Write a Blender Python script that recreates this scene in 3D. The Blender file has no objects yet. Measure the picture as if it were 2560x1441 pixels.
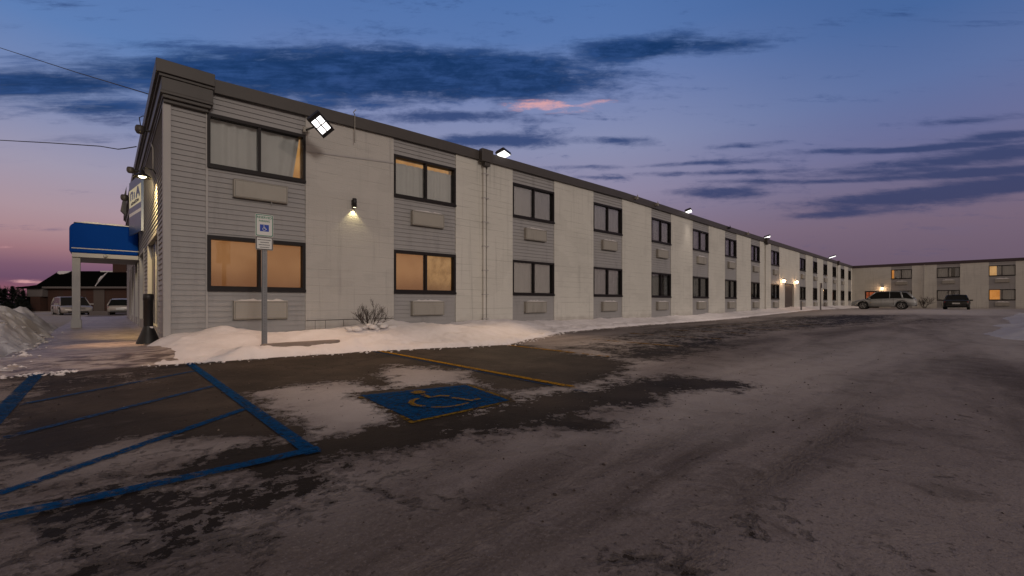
import bpy, bmesh, math, random
import numpy as np
from mathutils import Vector, Matrix
rnd = random.Random(7)
R = math.radians
C = bpy.context.scene.collection
scn = bpy.context.scene

# ---------------------------------------------------------------- camera
EYE = 1.0
F = 1085.0; CX = 1280.0; HY = 757.0
UX, UY = 0.730, 0.6834            # long facade (+X) seen from the camera: right / forward
cam_d = bpy.data.cameras.new('camera'); cam = bpy.data.objects.new('camera', cam_d); C.objects.link(cam)
cam_d.sensor_width = 36.0; cam_d.lens = F/2560*36.0
cam_d.shift_y = (HY-720.5)/2560.0
cam_d.clip_start = 0.05; cam_d.clip_end = 3000
cam.location = (0, 0, EYE)
cam.rotation_euler = (R(90), 0, math.atan2(UX, UY)-R(90))
scn.camera = cam

def at(px, py, depth):
    r = (px-CX)/F
    return Vector((depth*(UX*r+UY), depth*(UX-UY*r), EYE-(py-HY)*depth/F))
def Xw(px, Y=11.3):
    r = (px-CX)/F
    return Y*(UX*r+UY)/(UX-UY*r)
def gz(x, y=0):
    t = np.clip((np.asarray(x, float)-22)/28, 0, 1)
    return 0.33*t*t*(3-2*t)
def gp(px, py):
    z = 0.0
    for _ in range(12):
        d = F*(EYE-z)/(py-HY)
        p = at(px, py, d); z = float(gz(p.x))
    return (p.x, p.y)
def c2w(lat, depth, z=0.0):       # lateral metres and depth metres from the camera
    return Vector((lat*UX+depth*UY, depth*UX-lat*UY, z))
YAW = math.atan2(UX, UY)-R(90)

# ---------------------------------------------------------------- view, world, sun
scn.view_settings.view_transform = 'Standard'
scn.view_settings.look = 'None'
scn.view_settings.exposure = 0.0
scn.view_settings.gamma = 1.0
try: scn.view_settings.use_curve_mapping = False
except Exception: pass
scn.render.engine = 'CYCLES'
scn.cycles.max_bounces = 6; scn.cycles.transparent_max_bounces = 12
scn.cycles.use_denoising = True
scn.cycles.sample_clamp_indirect = 4.0

def s2l(c):
    return tuple(((v/255.0)/12.92 if v/255.0 <= 0.04045 else ((v/255.0+0.055)/1.055)**2.4) for v in c)

class NT:
    def __init__(s, tree): s.t = tree; s.n = tree.nodes; s.l = tree.links
    def new(s, typ, **kw):
        n = s.n.new(typ)
        for k, v in kw.items(): setattr(n, k, v)
        return n
    def put(s, sock, v):
        if v is None: return
        if isinstance(v, bpy.types.NodeSocket): s.l.new(v, sock)
        else:
            try: sock.default_value = v
            except Exception: sock.default_value = (*v, 1.0)
    def m(s, op, a, b=None, c=None, clamp=False):
        n = s.n.new('ShaderNodeMath'); n.operation = op; n.use_clamp = clamp
        s.put(n.inputs[0], a); s.put(n.inputs[1], b)
        if c is not None: s.put(n.inputs[2], c)
        return n.outputs[0]
    def vm(s, op, a, b=None):
        n = s.n.new('ShaderNodeVectorMath'); n.operation = op
        s.put(n.inputs[0], a)
        if b is not None: s.put(n.inputs[1], b)
        return n.outputs[0]
    def comb(s, x, y, z):
        n = s.n.new('ShaderNodeCombineXYZ')
        for i, v in enumerate((x, y, z)): s.put(n.inputs[i], v)
        return n.outputs[0]
    def noise(s, vec, scale, detail=4, rough=0.55, dist=0.0, dims='3D'):
        n = s.n.new('ShaderNodeTexNoise'); n.noise_dimensions = dims
        if vec is not None: s.l.new(vec, n.inputs['Vector'])
        n.inputs['Scale'].default_value = scale; n.inputs['Detail'].default_value = detail
        n.inputs['Roughness'].default_value = rough; n.inputs['Distortion'].default_value = dist
        return n.outputs[0]
    def ss(s, v, a, b):           # smoothstep
        n = s.n.new('ShaderNodeMapRange'); n.interpolation_type = 'SMOOTHSTEP'
        s.put(n.inputs[0], v); s.put(n.inputs[1], a); s.put(n.inputs[2], b)
        n.inputs[3].default_value = 0; n.inputs[4].default_value = 1
        return n.outputs[0]
    def mix(s, f, a, b, blend='MIX'):
        n = s.n.new('ShaderNodeMix'); n.data_type = 'RGBA'; n.blend_type = blend
        s.put(n.inputs[0], f)
        for sk, v in ((n.inputs[6], a), (n.inputs[7], b)):
            if isinstance(v, bpy.types.NodeSocket): s.l.new(v, sk)
            else: sk.default_value = (*v[:3], 1.0)
        return n.outputs[2]
    def ramp(s, f, stops):
        n = s.n.new('ShaderNodeValToRGB'); s.put(n.inputs[0], f)
        e = n.color_ramp.elements
        while len(e) < len(stops): e.new(0.5)
        for i, (p, c) in enumerate(stops):
            e[i].position = p; e[i].color = (*c, 1.0)
        return n.outputs[0]

w = bpy.data.worlds.new('World'); scn.world = w; w.use_nodes = True
T = NT(w.node_tree); T.n.clear()
tc = T.new('ShaderNodeTexCoord').outputs['Generated']
sp = T.new('ShaderNodeSeparateXYZ'); T.l.new(tc, sp.inputs[0])
dx, dy, dz = sp.outputs
fwd = (UY, UX); rgt = (UX, -UY)
df = T.m('ADD', T.m('MULTIPLY', dx, fwd[0]), T.m('MULTIPLY', dy, fwd[1]))
dr = T.m('ADD', T.m('MULTIPLY', dx, rgt[0]), T.m('MULTIPLY', dy, rgt[1]))
az = T.m('ARCTAN2', dr, df)                                     # compass bearing of the sky, 0 over the far end of the lot
hz = T.m('SQRT', T.m('ADD', T.m('MULTIPLY', df, df), T.m('MULTIPLY', dr, dr)))
te = T.m('DIVIDE', dz, T.m('MAXIMUM', hz, 0.001))               # tangent of the elevation
tt = T.m('MINIMUM', T.m('MAXIMUM', te, 0.0), 1.0)
def RS(l): return [(p, s2l(c)) for p, c in l]
left = T.ramp(tt, RS([(0, (124, 88, 102)), (.022, (138, 86, 102)), (.038, (108, 78, 102)), (.06, (124, 90, 110)), (.085, (156, 116, 124)), (.11, (168, 134, 140)),
                      (.15, (170, 146, 156)), (.22, (158, 151, 172)), (.32, (124, 138, 178)), (.45, (93, 126, 180)), (.75, (70, 104, 165)), (1, (112, 98, 88))]))
mid = T.ramp(tt, RS([(0, (108, 80, 98)), (.08, (112, 90, 108)), (.16, (134, 116, 134)), (.25, (144, 136, 162)), (.36, (136, 142, 176)), (.48, (116, 132, 178)),
                     (.60, (88, 119, 174)), (.74, (76, 112, 170)), (.86, (82, 102, 140)), (1, (112, 98, 88))]))
right = T.ramp(tt, RS([(0, (100, 84, 98)), (.07, (108, 91, 108)), (.14, (118, 101, 120)), (.20, (112, 105, 134)), (.29, (104, 110, 152)), (.38, (92, 112, 160)),
                       (.50, (70, 102, 156)), (.7, (60, 94, 150)), (1, (108, 94, 88))]))  # last stop of each ramp: unseen zenith greyed to keep ambient light neutral
sky = T.mix(T.ss(az, -0.75, -0.25), left, mid)
sky = T.mix(T.ss(az, 0.15, 0.80), sky, right)
# ragged streaks, stretched along the horizon
caz = T.m('COSINE', az)
tv = T.m('DIVIDE', te, T.m('MAXIMUM', caz, 0.35))
nv = T.comb(T.m('MULTIPLY', az, 3.0), T.m('MULTIPLY', tv, 13.0), 0.0)
n1 = T.noise(nv, 1.5, 8, 0.62, 0.25)
nv2 = T.comb(T.m('MULTIPLY', az, 8.0), T.m('MULTIPLY', tv, 52.0), 3.0)
n2 = T.noise(nv2, 1.2, 8, 0.68, 0.35)
n3 = T.noise(T.comb(T.m('MULTIPLY', az, 14.0), T.m('MULTIPLY', tv, 30.0), 5.0), 1.3, 8, 0.7, 0.4)
nlo = T.noise(T.comb(T.m('MULTIPLY', az, 2.0), T.m('MULTIPLY', te, 7.0), 9.0), 1.2, 3, 0.5)
def pxs(px, py):
    a = math.atan((px-CX)/F); return a, (HY-py)/F*math.cos(a)
def blob(px, py, wpx, hpx, tilt=0.0, k=1.0):
    a, t = pxs(px, py); ca = math.cos(a)
    wa = wpx/F*ca*ca; ht = hpx/F*ca
    ex = T.m('SUBTRACT', az, a)
    ey = T.m('SUBTRACT', T.m('SUBTRACT', te, T.m('MULTIPLY', caz, (HY-py)/F)), T.m('MULTIPLY', ex, tilt))
    d = T.m('ADD', T.m('POWER', T.m('DIVIDE', ex, wa), 2), T.m('POWER', T.m('DIVIDE', ey, ht), 2))
    return T.m('MULTIPLY', T.m('EXPONENT', T.m('MULTIPLY', d, -1.0)), k)
def cloud_sum(bl):
    acc = None
    for b in bl:
        o = blob(*b)
        acc = o if acc is None else T.m('MAXIMUM', T.m('ADD', acc, T.m('MULTIPLY', o, 0.45)), o)
    return acc
big = cloud_sum([(1000, 170, 420, 58, 0.0, 1.5), (1250, 205, 330, 50, 0.0, 1.4), (700, 190, 340, 46, 0.0, 1.3), (1560, 130, 190, 36, 0.12, 1.15),
                 (1740, 112, 170, 22, 0.0, 1.1), (120, 215, 330, 48, 0.0, 1.25), (250, 268, 190, 20, 0, 1.0), (860, 255, 260, 26, 0, .9), (420, 165, 200, 30, 0, 1.1), (560, 250, 200, 30, 0, .8)])
small = cloud_sum([(1250, 352, 200, 18, 0.0, 1.2), (1150, 292, 220, 17, 0, 1.15), (1560, 352, 110, 13, 0, .95), (1800, 482, 130, 17, 0.0, 1.25),
                   (2300, 490, 330, 24, 0.12, 1.25), (2500, 462, 150, 20, .1, 1.15), (2080, 537, 170, 13, 0.06, 1.15), (2420, 395, 260, 17, 0.10, 1.2), (2480, 430, 220, 14, .08, 1.1), (2300, 372, 230, 9, .10, 1.05), (2120, 378, 200, 10, .04, 1.05), (2500, 340, 130, 13, .15, 1.1), (2520, 372, 110, 16, .1, 1.0), (2200, 448, 260, 8, .06, .95),
                   (1840, 365, 110, 9, 0.05, .95), (1760, 408, 170, 8, 0.05, 1.0), (1780, 432, 200, 8, 0.02, 1.0), (1960, 455, 230, 8, 0, .9), (2250, 430, 350, 18, .04, .95),
                   (2380, 430, 330, 75, .08, .16), (900, 300, 500, 40, 0, .3), (2450, 300, 160, 12, .12, .8), (200, 345, 160, 12, 0, .5), (330, 300, 150, 20, 0, .7), (1480, 418, 150, 7, 0, .7), (1500, 445, 90, 6, 0, .6)])
nn = T.m('ADD', T.m('MULTIPLY', T.m('SUBTRACT', n1, 0.5), 1.55), T.m('ADD', T.m('MULTIPLY', T.m('SUBTRACT', n2, 0.5), 1.0), T.m('MULTIPLY', T.m('SUBTRACT', n3, 0.5), 1.1)))
mb = T.ss(T.m('ADD', big, T.m('MULTIPLY', nn, 1.15)), 0.12, 1.12)
ms = T.ss(T.m('ADD', small, T.m('MULTIPLY', nn, 1.15)), 0.15, 1.2)
wisps = T.m('MULTIPLY', T.ss(n1, 0.52, 0.72), 0.12)
cb = T.mix(T.ss(T.m('ADD', T.m('MULTIPLY', n2, .5), T.m('MULTIPLY', n3, .5)), 0.40, 0.66), s2l((12, 48, 94)), s2l((42, 74, 128)))
cs = T.mix(T.ss(te, 0.10, 0.40), s2l((62, 66, 100)), s2l((52, 72, 118)))
sky = T.mix(wisps, sky, T.mix(0.5, sky, s2l((80, 100, 150))))
sky = T.mix(T.m('MULTIPLY', mb, 0.95), sky, cb)
sky = T.mix(T.m('MULTIPLY', ms, 0.95), sky, cs)
pk = T.m('MAXIMUM', T.m('MAXIMUM', blob(1370, 266, 120, 17, 0.0, 1.3), blob(1460, 262, 80, 10, .1, 1.2)), T.m('MAXIMUM', blob(10, 618, 90, 6, 0, .8), blob(70, 704, 110, 8, -.08, .95)))
sky = T.mix(T.m('MULTIPLY', T.m('MULTIPLY', T.ss(pk, 0.2, 0.55), T.ss(T.m('ADD', pk, T.m('MULTIPLY', nn, 1.9)), 0.45, 1.35)), 0.85), sky, s2l((226, 168, 168)))
# the unseen sky behind the camera, made bright and warm to fill the facade
back = T.ramp(tt, [(0, (0.66, 0.50, 0.40)), (.25, (0.62, 0.48, 0.395)), (.6, (0.36, 0.28, 0.235)), (1, (0.15, 0.12, 0.10))])
sky = T.mix(T.ss(T.m('ABSOLUTE', az), 1.05, 1.9), sky, back)
gnd = T.ss(te, -0.02, -0.001)
sky = T.mix(gnd, (0.05, 0.042, 0.04), sky)
bg = T.new('ShaderNodeBackground'); T.l.new(sky, bg.inputs[0]); bg.inputs[1].default_value = 1.0
wo = T.new('ShaderNodeOutputWorld'); T.l.new(bg.outputs[0], wo.inputs[0])

fill_sun_d = bpy.data.lights.new('sun', 'SUN'); fill_sun_d.energy = 0.70; fill_sun_d.angle = R(9); fill_sun_d.color = (1.0, 0.91, 0.83)
sun = bpy.data.objects.new('sun', fill_sun_d); C.objects.link(sun)
sdir = Vector((0.12, 0.95, -0.26))                              # low fill added from behind the camera to lift the facade
sun.rotation_euler = sdir.to_track_quat('-Z', 'Y').to_euler()

# ---------------------------------------------------------------- materials
def newmat(name):
    m = bpy.data.materials.new(name); m.use_nodes = True
    t = NT(m.node_tree); b = t.n['Principled BSDF']
    return m, t, b
def pos(t): return t.new('ShaderNodeNewGeometry').outputs['Position']
def pmat(name, col, rough=0.7, var=0.12, scale=3.0, bump=0.0, bscale=60, metal=0.0, spec=0.4, grime=0.0):
    m, t, b = newmat(name)
    p = pos(t)
    n = t.noise(p, scale, 5, 0.6)
    k = t.m('ADD', 1-var, t.m('MULTIPLY', n, 2*var))
    c = t.mix(1.0, tuple(col), t.comb(k, k, k), 'MULTIPLY')
    if grime:
        g = t.noise(t.vm('MULTIPLY', p, (1.5, 1.5, 0.35)), 2.2, 6, 0.65)
        c = t.mix(t.m('MULTIPLY', t.ss(g, 0.5, 0.75), grime), c, tuple(v*0.45 for v in col))
    t.l.new(c, b.inputs['Base Color'])
    b.inputs['Roughness'].default_value = rough; b.inputs['Metallic'].default_value = metal
    b.inputs['Specular IOR Level'].default_value = spec
    if bump:
        bn = t.new('ShaderNodeBump'); bn.inputs['Strength'].default_value = bump; bn.inputs['Distance'].default_value = 0.01
        t.l.new(t.noise(p, bscale, 4, 0.6), bn.inputs['Height']); t.l.new(bn.outputs[0], b.inputs['Normal'])
    return m
def emat(name, col, strength):
    m, t, b = newmat(name)
    b.inputs['Base Color'].default_value = (*[min(1, v) for v in col], 1)
    b.inputs['Emission Color'].default_value = (*col, 1); b.inputs['Emission Strength'].default_value = strength
    return m

M = {}
M['siding'] = pmat('vinyl_siding', (0.285, 0.277, 0.277), 0.6, 0.10, 1.1, 0.12, 40, grime=0.30)
M['trim'] = pmat('painted_trim', (0.345, 0.33, 0.325), 0.6, 0.06, 2, 0.05, 60, grime=0.1)
M['fascia'] = pmat('brown_metal_fascia', (0.052, 0.045, 0.042), 0.5, 0.14, 0.8, 0.05, 20, grime=0.2)
M['frame'] = pmat('dark_window_frame', (0.013, 0.010, 0.011), 0.5, 0.1, 5, spec=0.2)
M['wingfascia'] = pmat('dark_purple_fascia', (0.045, 0.028, 0.036), 0.5, 0.14, 0.8)
M['curtain'] = pmat('curtain_fabric', (0.44, 0.43, 0.42), 0.9, 0.06, 4)
M['curtain_grey'] = pmat('grey_curtain_fabric', (0.27, 0.275, 0.29), 0.9, 0.06, 4)
M['room'] = pmat('dark_room', (0.05, 0.045, 0.04), 0.9, 0.1, 3)
M['ac'] = pmat('beige_metal_cover', (0.29, 0.272, 0.24), 0.5, 0.08, 2.5, 0.05, 30, grime=0.4)
M['black'] = pmat('black_plastic', (0.012, 0.011, 0.012), 0.45, 0.2, 8, 0.1, 40)
M['metal'] = pmat('galvanised_steel', (0.19, 0.19, 0.20), 0.5, 0.2, 14, 0.05, 50, 0.6, grime=0.3)
M['white'] = pmat('white_sign_face', (0.62, 0.62, 0.60), 0.4, 0.05, 4)
M['green'] = pmat('green_sign_print', (0.015, 0.17, 0.10), 0.5, 0.05, 4)
M['ink'] = pmat('black_sign_print', (0.03, 0.025, 0.04), 0.5, 0.05, 4)
M['signblue'] = pmat('blue_sign_print', (0.006, 0.045, 0.36), 0.45, 0.05, 4)
M['navy'] = pmat('navy_sign_face', (0.02, 0.045, 0.12), 0.35, 0.05, 4)
M['awning'] = pmat('blue_awning_vinyl', (0.0, 0.030, 0.200), 0.7, 0.10, 1.5, 0.1, 12, spec=0.05)
M['roof'] = pmat('dark_shingles', (0.004, 0.004, 0.004), 1.0, 0.25, 6, 0.3, 20, spec=0.0)
M['bark'] = pmat('bark', (0.045, 0.032, 0.028), 0.9, 0.3, 20, 0.3, 40)
M['needles'] = pmat('dark_needles', (0.010, 0.014, 0.010), 0.9, 0.4, 3)
M['glow_white'] = emat('led_panel', (1.0, 0.97, 0.95), 2.5)
M['glow_warm'] = emat('warm_bulb', (1.0, 0.72, 0.42), 14.0)
M['glow_yellow'] = emat('yellow_bulb', (1.0, 0.86, 0.5), 6.0)
M['kerbstone'] = pmat('concrete', (0.24, 0.19, 0.16), 0.85, 0.2, 6, 0.3, 60)
M['rubber'] = pmat('tyre_rubber', (0.012, 0.012, 0.012), 0.8, 0.1, 10)
M['rim'] = pmat('alloy_rim', (0.32, 0.32, 0.32), 0.35, 0.1, 8, metal=0.7)
M['carglass'] = pmat('tinted_car_glass', (0.008, 0.009, 0.009), 0.25, 0.05, 3, spec=0.12)
M['silver'] = pmat('silver_car_paint', (0.33, 0.345, 0.35), 0.32, 0.06, 2, metal=0.35, grime=0.25)
M['pearl'] = pmat('pale_car_paint', (0.30, 0.27, 0.25), 0.35, 0.06, 2, metal=0.2, grime=0.25)
M['blackpaint'] = pmat('black_car_paint', (0.014, 0.014, 0.013), 0.35, 0.06, 2, metal=0.2)
M['chrome'] = pmat('chrome_trim', (0.5, 0.5, 0.5), 0.2, 0.05, 3, metal=1.0)
M['redlens'] = pmat('red_lens', (0.22, 0.012, 0.012), 0.25, 0.1, 5)
M['lens'] = pmat('headlight_lens', (0.35, 0.35, 0.34), 0.15, 0.1, 5)
M['plate'] = pmat('number_plate', (0.45, 0.45, 0.44), 0.4, 0.05, 5)
M['cable'] = pmat('black_cable', (0.012, 0.012, 0.014), 0.6, 0.1, 4)
M['door'] = pmat('dark_metal_door', (0.07, 0.055, 0.05), 0.5, 0.1, 3)
M['stone'] = pmat('pale_stucco', (0.11, 0.095, 0.095), 0.8, 0.1, 3)

def blocks(name, col, smooth=False):
    m, t, b = newmat(name)
    p = pos(t)
    s = t.new('ShaderNodeSeparateXYZ'); t.l.new(p, s.inputs[0])
    zw = t.m('ADD', s.outputs[2], t.m('MULTIPLY', t.noise(p, 0.7, 3), 0.03))
    row = t.m('FRACT', t.m('DIVIDE', zw, 0.205))
    line = t.m('SUBTRACT', 1.0, t.m('MULTIPLY', t.ss(row, 0.0, 0.06), t.ss(t.m('SUBTRACT', 1.0, row), 0.0, 0.05)))
    big_ = t.noise(t.vm('MULTIPLY', p, (1, 1, .6)), 0.9, 5, 0.6)
    strk = t.noise(t.vm('MULTIPLY', p, (3, 3, 26)), 0.8, 4, 0.6)
    fine = t.noise(p, 30, 4, 0.6)
    k = t.m('ADD', 0.84, t.m('ADD', t.m('MULTIPLY', big_, 0.22), t.m('MULTIPLY', strk, 0.12)))
    wob = t.ss(t.noise(t.vm('MULTIPLY', p, (1.2, 1.2, 9)), 1.0, 3, 0.6), 0.38, 0.62)
    ln = t.m('MULTIPLY', t.m('MULTIPLY', line, wob), 0.12 if smooth else 0.34)
    k = t.m('MULTIPLY', k, t.m('SUBTRACT', 1.0, ln))
    drip = t.noise(t.vm('MULTIPLY', p, (7, 7, 0.28)), 1.0, 5, 0.65)
    k = t.m('MULTIPLY', k, t.m('SUBTRACT', 1.0, t.m('MULTIPLY', t.ss(drip, 0.54, 0.74), 0.20)))
    patch = t.ss(t.noise(t.vm('MULTIPLY', p, (.5, .5, .9)), 1.3, 3, 0.5), 0.54, 0.57)
    k = t.m('MULTIPLY', k, t.m('SUBTRACT', 1.0, t.m('MULTIPLY', patch, 0.05)))
    c = t.mix(1.0, col, t.comb(k, k, k), 'MULTIPLY')
    damp = t.ss(t.m('ADD', s.outputs[2], t.m('MULTIPLY', t.noise(p, 2.5, 5), 0.7)), 0.95, 0.45)
    c = t.mix(t.m('MULTIPLY', damp, 0.5), c, (0.20, 0.165, 0.14))
    t.l.new(c, b.inputs['Base Color']); b.inputs['Roughness'].default_value = 0.8
    bn = t.new('ShaderNodeBump'); bn.inputs['Strength'].default_value = 0.45; bn.inputs['Distance'].default_value = 0.012
    t.l.new(t.m('SUBTRACT', t.m('ADD', fine, t.m('MULTIPLY', strk, 1.2)), t.m('MULTIPLY', t.m('MULTIPLY', line, wob), 1.2)), bn.inputs['Height'])
    t.l.new(bn.outputs[0], b.inputs['Normal'])
    return m
M['block'] = blocks('painted_block', (0.52, 0.505, 0.465))
M['stucco'] = blocks('smooth_stucco', (0.425, 0.405, 0.380), True)

def brickmat():
    m, t, b = newmat('dark_brick')
    p = pos(t); s = t.new('ShaderNodeSeparateXYZ'); t.l.new(p, s.inputs[0])
    br = t.new('ShaderNodeTexBrick'); br.inputs['Scale'].default_value = 1.0
    t.l.new(t.comb(t.m('ADD', s.outputs[0], s.outputs[1]), s.outputs[2], 0.0), br.inputs['Vector'])
    br.inputs['Brick Width'].default_value = .25; br.inputs['Row Height'].default_value = .08; br.inputs['Mortar Size'].default_value = .01
    br.inputs['Color1'].default_value = (0.050, 0.016, 0.009, 1); br.inputs['Color2'].default_value = (0.034, 0.011, 0.007, 1); br.inputs['Mortar'].default_value = (0.04, 0.024, 0.018, 1)
    t.l.new(br.outputs[0], b.inputs['Base Color']); b.inputs['Roughness'].default_value = 0.85
    return m
M['brick'] = brickmat()

def glassmat():
    m = bpy.data.materials.new('window_glass'); m.use_nodes = True; t = NT(m.node_tree); t.n.clear()
    tr = t.new('ShaderNodeBsdfTransparent'); tr.inputs[0].default_value = (0.95, 0.96, 0.96, 1)
    gl = t.new('ShaderNodeBsdfGlossy'); gl.inputs['Roughness'].default_value = 0.03
    fr = t.new('ShaderNodeFresnel'); fr.inputs[0].default_value = 1.5
    mx = t.new('ShaderNodeMixShader')
    t.l.new(t.m('ADD', t.m('MULTIPLY', fr.outputs[0], 0.8), 0.0), mx.inputs[0]); t.l.new(tr.outputs[0], mx.inputs[1]); t.l.new(gl.outputs[0], mx.inputs[2])
    bn = t.new('ShaderNodeBump'); bn.inputs['Strength'].default_value = 0.05; bn.inputs['Distance'].default_value = .02
    t.l.new(t.noise(pos(t), 1.6, 2), bn.inputs['Height']); t.l.new(bn.outputs[0], gl.inputs['Normal'])
    o = t.new('ShaderNodeOutputMaterial'); t.l.new(mx.outputs[0], o.inputs[0])
    return m
M['glass'] = glassmat()

def litmat(name, c1, c2, strength, scale=1.5, zr=None):
    m, t, b = newmat(name)
    p = pos(t); n = t.noise(p, scale, 5, 0.6)
    c = t.mix(t.ss(n, 0.38, 0.66), c1, c2)
    if zr:                      # a lamp behind the blind: brighter above, deep amber below, its falloff put into the emission
        s_ = t.new('ShaderNodeSeparateXYZ'); t.l.new(p, s_.inputs[0])
        g = t.ss(t.m('ADD', s_.outputs[2], t.m('MULTIPLY', t.m('SUBTRACT', t.noise(t.vm('MULTIPLY', p, (1.5, 1, .6)), 1.0, 3), .5), .5)), zr[0], zr[1])
        c = t.mix(t.m('SUBTRACT', 1.0, g), c, tuple(v*q for v, q in zip(c2, (.62, .50, .42))))
    t.l.new(c, b.inputs['Emission Color']); b.inputs['Emission Strength'].default_value = strength
    b.inputs['Base Color'].default_value = (0.08, 0.055, 0.03, 1); b.inputs['Roughness'].default_value = 0.9
    return m
M['lit'] = litmat('lit_blind', (0.31, 0.136, 0.050), (0.25, 0.100, 0.032), 0.85, 0.9, (1.25, 1.95))
M['lit_patterned'] = litmat('lit_frosted_blind', (0.36, 0.185, 0.066), (0.21, 0.095, 0.026), 0.88, 3.4, (1.25, 1.8))
M['lit_strong'] = litmat('lit_orange_room', (0.62, 0.23, 0.04), (0.5, 0.17, 0.02), 0.85)
M['lit_pale'] = litmat('lit_warm_room', (0.62, 0.34, 0.13), (0.5, 0.26, 0.09), 0.85)
M['lit_gap'] = litmat('lit_orange_gap', (0.48, 0.24, 0.075), (0.36, 0.16, 0.045), 0.85)
M['lit_door'] = litmat('lit_lobby', (0.40, 0.085, 0.03), (0.18, 0.035, 0.015), 0.7, 3)

M['signlit'] = litmat('sign_face_glow', (0.62, 0.52, 0.33), (0.50, 0.44, 0.33), 0.6, 0.8)  # emission stands in for the gooseneck lamp's light on the white face
def snowmat(name='clean_snow', col=(0.80, 0.755, 0.765), dirt=0.22):
    m, t, b = newmat(name)
    p = pos(t)
    n = t.noise(p, 1.3, 6, 0.6); n2 = t.noise(p, 9, 5, 0.65)
    c = t.mix(t.m('MULTIPLY', t.ss(n, 0.42, 0.72), dirt), col, (0.40, 0.34, 0.32))
    c = t.mix(t.m('MULTIPLY', t.ss(n2, 0.60, 0.78), dirt*1.2), c, (0.26, 0.21, 0.19))
    t.l.new(c, b.inputs['Base Color']); b.inputs['Roughness'].default_value = 0.75
    b.inputs['Subsurface Weight'].default_value = 0.0
    bn = t.new('ShaderNodeBump'); bn.inputs['Strength'].default_value = 0.5; bn.inputs['Distance'].default_value = 0.05
    h = t.m('ADD', t.noise(p, 6, 6, 0.65), t.m('MULTIPLY', t.noise(p, 40, 4, 0.6), 0.25))
    t.l.new(h, bn.inputs['Height']); t.l.new(bn.outputs[0], b.inputs['Normal'])
    return m
M['snow'] = snowmat()
M['heapsnow'] = snowmat('heaped_snow', (0.56, 0.55, 0.575), 0.34)
M['roofsnow'] = snowmat('settled_snow', (0.66, 0.63, 0.62), 0.1)

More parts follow.
